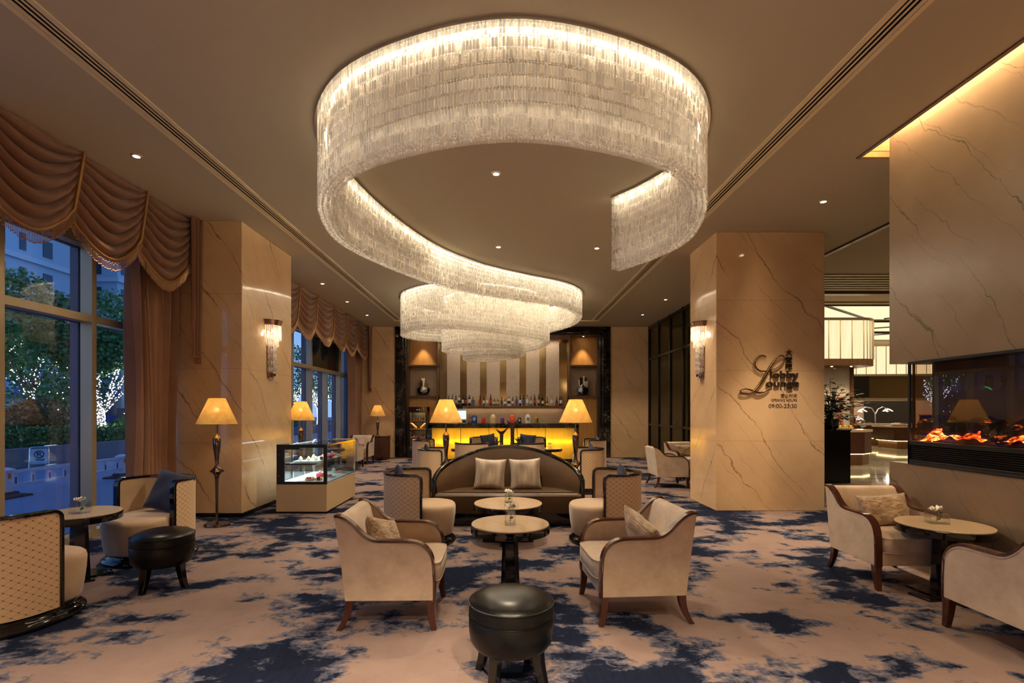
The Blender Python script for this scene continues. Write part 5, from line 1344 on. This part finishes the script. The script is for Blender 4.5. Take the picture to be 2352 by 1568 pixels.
for x, lb in ((16.3, 'pink framed menu stand on the right buffet counter'), (14.75, 'small framed menu stand on the dark kitchen counter')):
    t = thing('menu_stand', lb, 'menu stand', (x, 19.25 if x > 16 else 21.4, .92 if x < 16 else .90), 0, 'framed menu stands'); s = .9 if x > 16 else .55
    q = MB()
    for b in ((-.45, -.41, 0, .5), (.41, .45, 0, .5), (-.45, .45, 0, .04), (-.45, .45, .46, .5)): q.box(b[0] * s, b[1] * s, -.01, .01, b[2] * s, b[3] * s)
    q.build('frame', 'pink', t, smooth=False); MB().box(-.42 * s, .42 * s, -.004, .004, .02 * s, .48 * s).build('card', 'dark_frame', t, smooth=False)
hl = thing('heat_lamp', 'twin-armed chrome heat lamp over the kitchen counter', 'heat lamp', (15.9, 21.5, .92))
MB().tube([(0, 0, 0), (0, 0, .45), (-.15, 0, .68), (-.42, 0, .72), (-.55, 0, .62)], .022, 8).build('arm', 'chrome', hl); MB().tube([(0, 0, .4), (.12, 0, .62), (.32, 0, .72), (.50, 0, .66)], .022, 8).build('arm', 'chrome', hl)
for x, z in ((-.58, .52), (.52, .54)):
    MB().lathe([(.03, .12), (.10, .09), (.22, 0)], 20, cap1=False).build('lamp_shade', 'chrome', hl).location = (x, 0, z); MB().sphere((x, 0, z + .03), .05).build('bulb', 'sconce_bulb', hl); light('lamp', 'POINT', (x, 0, z - .03), 8, WARMW, hl, shadow_soft_size=.05)
fv = thing('flower_column', 'tall column packed with orange flowers beside the marble column', 'flower arrangement', (9.35, 14.0, .97))
MB().lathe([(.10, 0), (.10, .95)], 20).build('glass_cylinder', 'clear_glass', fv)
rnd = random.Random(9); us = MB()
for i in range(160):
    a = rnd.uniform(0, 6.28); r = rnd.uniform(.03, .085); us.sphere((r * math.cos(a), r * math.sin(a), rnd.uniform(.03, .92)), .022, 6, 4)
simple('orange_bloom', (.60, .16, .05), .6, var=.4, scale=30); us.build('blossom', 'orange_bloom', fv, kind='stuff')
# pedestal with plant
pd = thing('plant_pedestal', 'glossy black pedestal behind the sign pillar, plant on top', 'pedestal', (6.86, 10.6, 0))
MB().box(-.27, .27, -.27, .27, 0, 1.08).build('body', 'lacquer', pd, smooth=False, bevel=.006); MB().box(-.285, .285, -.285, .285, 1.08, 1.10).build('top', 'lacquer', pd, smooth=False, bevel=.004)
def plant(loc, label, n, hgt, spread, seed, mat_, name='potted_plant'):
    rnd = random.Random(seed); t = thing(name, label, 'plant', loc)
    MB().lathe([(.11, 0), (.15, .05), (.16, .22), (.14, .22), (.13, .19), (.001, .19)], 24, cap1=False).build('pot', 'lacquer', t)
    lf = MB(); st = MB()
    for i in range(n):
        a = rnd.uniform(0, 6.28); e = rnd.uniform(.1, 1.25); L = hgt * rnd.uniform(.5, 1.0)
        b = Vector((0, 0, .19)); tip = Vector((math.cos(a) * math.sin(e) * spread * L, math.sin(a) * math.sin(e) * spread * L, .19 + L * math.cos(e) * rnd.uniform(.7, 1.0)))
        if i % 5 == 0: tip.z -= .55 * L
        P = [b.lerp(tip, q) + Vector((0, 0, .12 * math.sin(PI * q))) for q in (0, .25, .5, .75, 1)]
        st.tube(P, .005, 5)
        for q in range(7):
            k = .3 + .7 * q / 6; c = P[0].lerp(P[-1], k) + Vector((0, 0, .12 * math.sin(PI * k))); aa = a + rnd.uniform(-1.3, 1.3); l = rnd.uniform(.09, .16)
            d = Vector((math.cos(aa), math.sin(aa), rnd.uniform(-.6, .35))).normalized() * l; w = d.cross(Vector((0, 0, 1))).normalized() * l * .42; u = Vector((0, 0, l * .06))
            lf.add([c, c + d * .35 + w + u, c + d, c + d * .35 - w + u, c + d * .5 - u], [(0, 1, 4), (1, 2, 4), (2, 3, 4), (3, 0, 4)])
    st.build('stem', 'leaf_dark', t); lf.build('foliage', mat_, t, smooth=False, fixn=False)
plant((6.86, 10.55, 1.10), 'leafy green plant in a black pot on the pedestal by the sign pillar', 50, .95, .85, 4, 'leaf_dark')
light('restaurant_fill', 'AREA', (10, 11.5, 4.2), 110, (1., .80, .52), shape='RECTANGLE', size=4, size_y=2)
# ------------------------------------------------------------------ outside the windows
simple('asphalt', (.14, .21, .33), .65, var=.2, scale=1.5); simple('kerb_stone', (.12, .13, .16), .7, var=.2, scale=6)
simple('tower_wall', (.34, .46, .58), .7); simple('tower_band', (.46, .54, .62), .7); simple('tower_window', (.03, .05, .10), .15); emit('tower_lit', (1., .75, .45), .5, False)
simple('hedge_leaf', (.07, .18, .04), .5, var=.4, scale=5); simple('bush_leaf', (.12, .10, .05), .6, var=.4, scale=5); simple('tree_leaf', (.085, .22, .06), .5, var=.5, scale=3); simple('bark', (.06, .045, .035), .8)
simple('barrier_white', (.62, .66, .78), .4); simple('barrier_blue', (.02, .04, .22), .4); simple('rubber', (.02, .02, .022), .7)
emit('fairy', (.86, .93, 1.0), 14, False); emit('tail_red', (1., .03, .03), 5, False); emit('neon_green', (.02, 1., .25), 3.0, False); emit('head_white', (.9, .95, 1.), 8, False)
GZ = -.15
struct(MB().box(-90, -5.14, -10, 120, GZ - .2, GZ).build('road', 'asphalt', smooth=False))
struct(MB().box(-14.3, -13.8, 4, 60, GZ, .42).build('wall_planter', 'kerb_stone', smooth=False, bevel=.02)); struct(MB().box(-20, -14.3, 4, 60, GZ, .38).build('terrain', 'bark', smooth=False))
def leaves(mb, rnd, c, rad, n, size, shell=.55):
    for _ in range(n):
        d = Vector((rnd.gauss(0, 1), rnd.gauss(0, 1), rnd.gauss(0, 1))).normalized(); r = rnd.uniform(shell, 1.0) ** .8
        p = Vector(c) + Vector((d.x * rad[0] * r, d.y * rad[1] * r, d.z * rad[2] * r)); l = size * rnd.uniform(.6, 1.3)
        t = Vector((rnd.uniform(-1, 1), rnd.uniform(-1, 1), rnd.uniform(-.8, .4))).normalized() * l; w = t.orthogonal().normalized() * l * .38; w.rotate(Matrix.Rotation(rnd.uniform(0, 3), 3, t))
        mb.add([p, p + t * .45 + w, p + t, p + t * .45 - w], [(0, 1, 2, 3)])
rnd = random.Random(12)
hd = MB()
for i in range(9500):
    y = 9 + 25 * rnd.random() ** 1.3; l = rnd.uniform(.06, .13)
    if i % 5 < 3: x = rnd.uniform(-14.15, -13.92); z = rnd.uniform(.42, .92)
    else: x = rnd.uniform(-15.2, -13.95); z = rnd.uniform(.84, .97)
    t = Vector((rnd.uniform(-.4, 1), rnd.uniform(-1, 1), rnd.uniform(-.3, 1))).normalized() * l; w = t.orthogonal().normalized() * l * .4; w.rotate(Matrix.Rotation(rnd.uniform(0, 3), 3, t)); p = Vector((x, y, z))
    hd.add([p, p + t * .45 + w, p + t, p + t * .45 - w], [(0, 1, 2, 3)])
hd.box(-15.1, -14.15, 9, 34, .43, .84)
tag(hd.build('hedge', 'hedge_leaf', None, smooth=False, fixn=False), 'clipped green hedge on the planter wall outside the near window', 'hedge', kind='stuff')
def bush(c, rad, n, m, label):
    t = thing('round_bush', label, 'bush', (c[0], c[1], .38), 0, 'rounded bushes behind the hedge'); mb = MB(); leaves(mb, rnd, (0, 0, c[2] - .38), rad, n, .10, .8); mb.sphere((0, 0, c[2] - .38), min(rad) * .86, 14, 10, (rad[0] / min(rad), rad[1] / min(rad), rad[2] / min(rad)))
    mb.build('foliage', m, t, smooth=False, fixn=False)
bush((-15.8, 17.1, 1.22), (.95, .85, .72), 2600, 'bush_leaf', 'big rounded brownish bush behind the hedge'); bush((-15.7, 15.3, 1.05), (.7, .6, .6), 1500, 'bush_leaf', 'smaller rounded brownish bush beside the big one'); bush((-15.0, 20.4, .85), (.7, 1.1, .5), 1800, 'hedge_leaf', 'low dark bush right of the tree with lights')
def tree(x, y, label, crowns, th=1.6, fairy=0, leafn=1500, trunk=.11, seed=1, lsize=.15):
    rnd = random.Random(seed); t = thing('street_tree', label, 'tree', (x, y, .36), 0, 'trees outside the windows')
    tr = MB(); br = [[Vector((0, 0, 0)), Vector((.02, .03, th * .5)), Vector((0, 0, th))]]
    for k in range(7):
        a = k * 2.4 + rnd.random(); e = rnd.uniform(.35, .75); L = rnd.uniform(1.2, 2.1); s = Vector((0, 0, th * (.9 if k % 2 else 1)))
        m_ = s + Vector((math.cos(a) * math.sin(e), math.sin(a) * math.sin(e), math.cos(e))) * L * .5 + Vector((0, 0, .08)); e2 = s + Vector((math.cos(a) * math.sin(e), math.sin(a) * math.sin(e), math.cos(e) * 1.1)) * L
        br.append([s, m_, e2])
    tr.tube(br[0], [trunk, trunk * .85, trunk * .8], 10)
    for b in br[1:]: tr.tube(b, [trunk * .5, trunk * .33, trunk * .18], 7)
    tr.build('trunk', 'bark', t)
    cr = MB()
    for c in crowns: leaves(cr, rnd, c[:3], c[3:6], int(leafn * 1.5), lsize)
    cr.build('crown', 'tree_leaf', t, smooth=False, fixn=False)
    if fairy:
        bs = []
        for b in br:
            ln = (b[1] - b[0]).length + (b[2] - b[1]).length; big = b is br[0]
            for i in range(int(fairy * ln * (4.2 if big else .8))):
                q = rnd.random(); p = b[0].lerp(b[1], q * 2) if q < .5 else b[1].lerp(b[2], q * 2 - 1); r = trunk * (1.0 if big else .55) + .01; a = rnd.uniform(0, 6.28)
                bs.append((p.x + r * math.cos(a), p.y + r * math.sin(a), p.z + (0 if big else r * math.sin(a))))
        for c in crowns[:1]:
            for i in range(fairy): bs.append((rnd.gauss(0, 1.0), rnd.gauss(0, 1.0), th + 1.0 + rnd.gauss(0, .55)))
        V2, F2 = ball_template(.014); B = np.array(bs, np.float32); V = (V2[None] + B[:, None, :]).reshape(-1, 3); F = (F2[None] + (np.arange(len(B)) * len(V2))[:, None, None]).reshape(-1, 3)
        o = bpy.data.objects.new('fairy_light', tri_mesh('fairy_light', V, F, 'fairy')); COL.objects.link(o); o.parent = t; o['kind'] = 'stuff'
    return t
tree(-14.45, 17.9, 'tree wrapped in white fairy lights seen through the near window', [(0, 0, 4.0, 1.7, 1.9, 1.5), (.3, -.8, 3.2, 1.2, 1.2, .9)], 1.05, 62, 2600, .10, 3)
tree(-16.6, 15.6, 'big leafy tree filling the left pane of the near window', [(0, 0, 3.6, 1.9, 1.8, 1.6), (.5, -1.0, 2.7, 1.2, 1.3, .9), (.2, 1.2, 4.5, 1.3, 1.3, 1.4)], 1.9, 34, 2300, .14, 4)
tree(-19.5, 20.5, 'dark tree behind the round bush, further back', [(0, 0, 3.2, 2.3, 2.3, 2.4), (0, 2, 3.0, 1.8, 1.8, 1.9)], 1.9, 20, 2300, .15, 5)
tree(-14.6, 26.0, 'tree with fairy lights further along the planter, before the far windows', [(0, 0, 3.8, 1.7, 1.7, 1.5)], 1.3, 60, 2200, .11, 6)
tree(-14.7, 34.5, 'tree with fairy lights seen through the far windows, nearest the pillar', [(0, 0, 3.8, 2.0, 2.0, 1.9)], 1.3, 60, 2200, .12, 7)
tree(-14.7, 39.5, 'tree with fairy lights seen through the far windows, middle one', [(0, 0, 3.6, 1.9, 1.9, 1.7)], 1.3, 60, 1800, .12, 8)
tree(-14.7, 45.5, 'tree with fairy lights seen through the far windows, nearest the curtain', [(0, 0, 3.6, 2.0, 2.0, 1.9)], 1.3, 60, 1800, .12, 9)
# white barrier
rb = thing('road_barrier', 'low white traffic barrier with square capped posts on the road outside', 'barrier', (-9.42, 9.44, GZ))
for k in range(-1, 5):
    y = k * 2.87; p = MB(); p.box(-.075, .075, y - .075, y + .075, .05, .50); po = p.build('post', 'barrier_white', rb, smooth=False, bevel=.01)
    MB().loft([[(a * w, y + b * w, z) for a, b in ((-1, -1), (1, -1), (1, 1), (-1, 1))] for w, z in ((.10, .50), (.10, .53), (.03, .57))]).build('cap', 'barrier_white', po, smooth=False)
    MB().loft([[(a * w, y + b * w * 1.3, z) for a, b in ((-1, -1), (1, -1), (1, 1), (-1, 1))] for w, z in ((.24, 0), (.23, .04), (.12, .07), (.11, .11))]).build('foot', 'rubber', po, smooth=False)
    MB().box(.076, .082, y - .03, y + .03, .36, .46).build('reflector', 'orange_bloom', po, smooth=False)
r1 = MB()
for z in (.22, .47): r1.box(-.025, .025, -2.87, 4 * 2.87, z - .025, z + .025)
r1.build('rail', 'barrier_white', rb, smooth=False)
pk = MB(); pb = MB()
for i in range(int(5 * 2.87 / .36)):
    y = -2.87 + .18 + i * .36; pk.box(-.012, .012, y - .035, y + .035, .24, .45); pb.box(-.014, .014, y - .018, y + .018, .24, .37)
pk.build('picket', 'barrier_white', rb, smooth=False); pb.build('picket_stripe', 'barrier_blue', rb, smooth=False)
# folding no-parking sign
ns_ = thing('no_parking_sign', 'folding metal no-parking stand before the planter wall', 'sign', (-13.3, 14.3, GZ), R(38))
q = MB(); q.tube([(-.20, -.16, .0), (.20, -.16, 0), (.20, -.05, .56), (.18, 0, .60), (-.18, 0, .60), (-.20, -.05, .56), (-.20, -.16, 0)], .016, 8); q.tube([(.18, 0, .60), (.20, .08, .5), (.20, .22, 0), (-.20, .22, 0), (-.20, .08, .5), (-.18, 0, .60)], .016, 8); q.build('frame', 'chrome', ns_)
b = MB(); b.add([(-.19, -.135, .13), (.19, -.135, .13), (.19, -.05, .55), (-.19, -.05, .55), (-.19, -.127, .13), (.19, -.127, .13), (.19, -.042, .55), (-.19, -.042, .55)], [(0, 1, 2, 3), (7, 6, 5, 4), (0, 4, 5, 1), (1, 5, 6, 2), (2, 6, 7, 3), (3, 7, 4, 0)]); bd = b.build('board', 'tower_band', ns_, smooth=False)
tl = math.atan2(.085, .42); mk = MB(); mk.tube([(.10 * math.cos(2 * PI * j / 28), 0, .10 * math.sin(2 * PI * j / 28)) for j in range(29)], .010, 6, False); mk.cyl((-.07, 0, .07), (.07, 0, -.07), .009, seg=6); mk.cyl((-.03, 0, -.06), (-.03, 0, .06), .009, seg=6)
mk.tube([(-.03, 0, .06), (.02, 0, .06), (.04, 0, .035), (.02, 0, .005), (-.03, 0, .005)], .009, 6)
for k in range(5): mk.cbox((-.10 + .05 * k, 0, -.155), (.035, .006, .03))
o = mk.build('no_parking_mark', 'rubber', ns_); o.location = (0, -.088, .40); o.rotation_euler = (-tl, 0, 0)
# towers
def tower(x0, x1, y0, y1, h, label, seed, step=3.0, bay=2.2):
    rnd = random.Random(seed); t = thing('apartment_tower', label, 'building', ((x0 + x1) / 2, (y0 + y1) / 2, GZ), 0, 'towers across the street'); a, b = (x1 - x0) / 2, (y1 - y0) / 2
    MB().box(-a, a, -b, b, 0, h).build('wall', 'tower_wall', t, smooth=False); bd = MB(); wd = MB(); lt = MB(); z = 3.2
    while z < h - 2:
        bd.box(-a - .05, a + .35, -b - .3, b + .05, z - .5, z - .05)
        k = 0; y = -b + .5
        while y < b - 1:
            w = bay * (.42 if k % 2 else .26); (lt if rnd.random() < .05 else wd).box(a - .1, a + .06, y, y + w, z + .4, z + 1.9); y += bay; k += 1
        x = -a + .5
        while x < a - 1: (lt if rnd.random() < .05 else wd).box(x, x + bay * .5, -b - .06, -b + .1, z + .3, z + 2.0); x += bay
        z += step
    bd.build('floor_band', 'tower_band', t, smooth=False); wd.build('window', 'tower_window', t, smooth=False); lt.build('lit_window', 'tower_lit', t, smooth=False)
    return t
tower(-60, -42, 34, 48.6, 44, 'pale apartment tower across the street, seen in the left pane', 1)
tower(-52, -39.5, 51, 60, 46, 'blue-grey tower across the street, seen in the right pane', 2, 3.0, 1.6)
tower(-70, -50, 62, 100, 11, 'low dark block far down the street', 3, 3.4, 2.6)
# vehicles, pole, neon
def bus(x, y, rz, label, L=9.):
    t = thing('bus', label, 'bus', (x, y, GZ), rz)
    MB().box(-L / 2, L / 2, -1.2, 1.2, .35, 2.9).build('body', 'barrier_blue', t, smooth=False, bevel=.12)
    MB().box(-L / 2 + .3, L / 2 - .3, -1.22, 1.22, 1.35, 2.4).build('window', 'tower_window', t, smooth=False)
    q = MB(); q.box(-L / 2, L / 2, -1.23, -1.20, 1.48, 1.62); q.box(-L / 2, L / 2, -1.23, -1.2, .86, .95); q.build('light_trail', 'tail_red', t, smooth=False)  # red bars stand in for long-exposure light trails of passing traffic
    for sx in (-L * .32, L * .32):
        for sy in (-1.1, 1.1): MB().cyl((sx, sy - .12, .45), (sx, sy + .12, .45), .45, seg=20).build('wheel', 'rubber', t)
bus(-23.5, 30.5, R(-128), 'added dark bus standing in for red traffic light trails behind the hedge')
ca = thing('car', 'dark car with bright headlights behind the bushes at the left', 'car', (-24, 20.8, GZ), R(-110))
MB().loft([[(-2.1, y, z) for y, z in ((-.85, .3), (.85, .3), (.85, .8), (-.85, .8))], [(-1.2, y, z) for y, z in ((-.88, .25), (.88, .25), (.75, 1.35), (-.75, 1.35))], [(.6, y, z) for y, z in ((-.88, .25), (.88, .25), (.75, 1.40), (-.75, 1.40))], [(1.2, y, z) for y, z in ((-.88, .25), (.88, .25), (.88, .9), (-.88, .9))], [(2.1, y, z) for y, z in ((-.8, .3), (.8, .3), (.8, .75), (-.8, .75))]]).build('body', 'barrier_blue', ca, bevel=.05)
for sy in (-.6, .6): MB().sphere((2.1, sy, .68), .12).build('headlight', 'head_white', ca); MB().box(-2.14, -2.08, sy - .18, sy + .18, .62, .74).build('tail_light', 'tail_red', ca, smooth=False)
for sx in (-1.3, 1.3):
    for sy in (-.8, .8): MB().cyl((sx, sy - .1, .32), (sx, sy + .1, .32), .32, seg=18).build('wheel', 'rubber', ca)
up = thing('utility_pole', 'grey double utility pole behind the tree with lights', 'pole', (-17.9, 23.4, GZ)); MB().cyl((0, 0, 0), (0, 0, 5.5), .11, .09, 12).build('shaft', 'tower_wall', up); MB().cyl((.28, .2, 0), (.28, .2, 5), .07, .06, 10).build('side_shaft', 'tower_wall', up); MB().box(-.16, .42, -.12, .3, 0, 1.75).build('sleeve', 'kerb_stone', up, smooth=False, bevel=.02)
ng = thing('neon_sign', 'green neon crescent sign down the street', 'sign', (-27.2, 36.5, 2.6), R(50)); MB().tube([(.45 * math.cos(a), 0, .6 * math.sin(a)) for a in [PI * .5 + PI * k / 14 for k in range(15)]], .05, 6).build('crescent', 'neon_green', ng); MB().tube([(.5, 0, -.9), (.5, 0, .7)], .05, 6).build('bar', 'neon_green', ng); MB().cyl((.1, .1, -2.75), (.1, .1, .7), .07, seg=8).build('post', 'tower_wall', ng)
sl = thing('tree_fill_lamp', 'slim added lamp post for the tree fill light, hidden behind the left pillar', 'street lamp', (-10.5, 21, GZ)); MB().cyl((0, 0, 0), (0, 0, 5.75), .07, .045, 12).build('shaft', 'tower_wall', sl); MB().lathe([(.06, 5.78), (.26, 5.74), (.28, 5.70), (.05, 5.70)], 20).build('lamp_head', 'tower_wall', sl)
light('tree_fill_light', 'POINT', (-10.5, 21, 5.3), 260, (.75, .85, 1.0), shadow_soft_size=.4)  # added fill light for the trees; the unseen post above only holds it
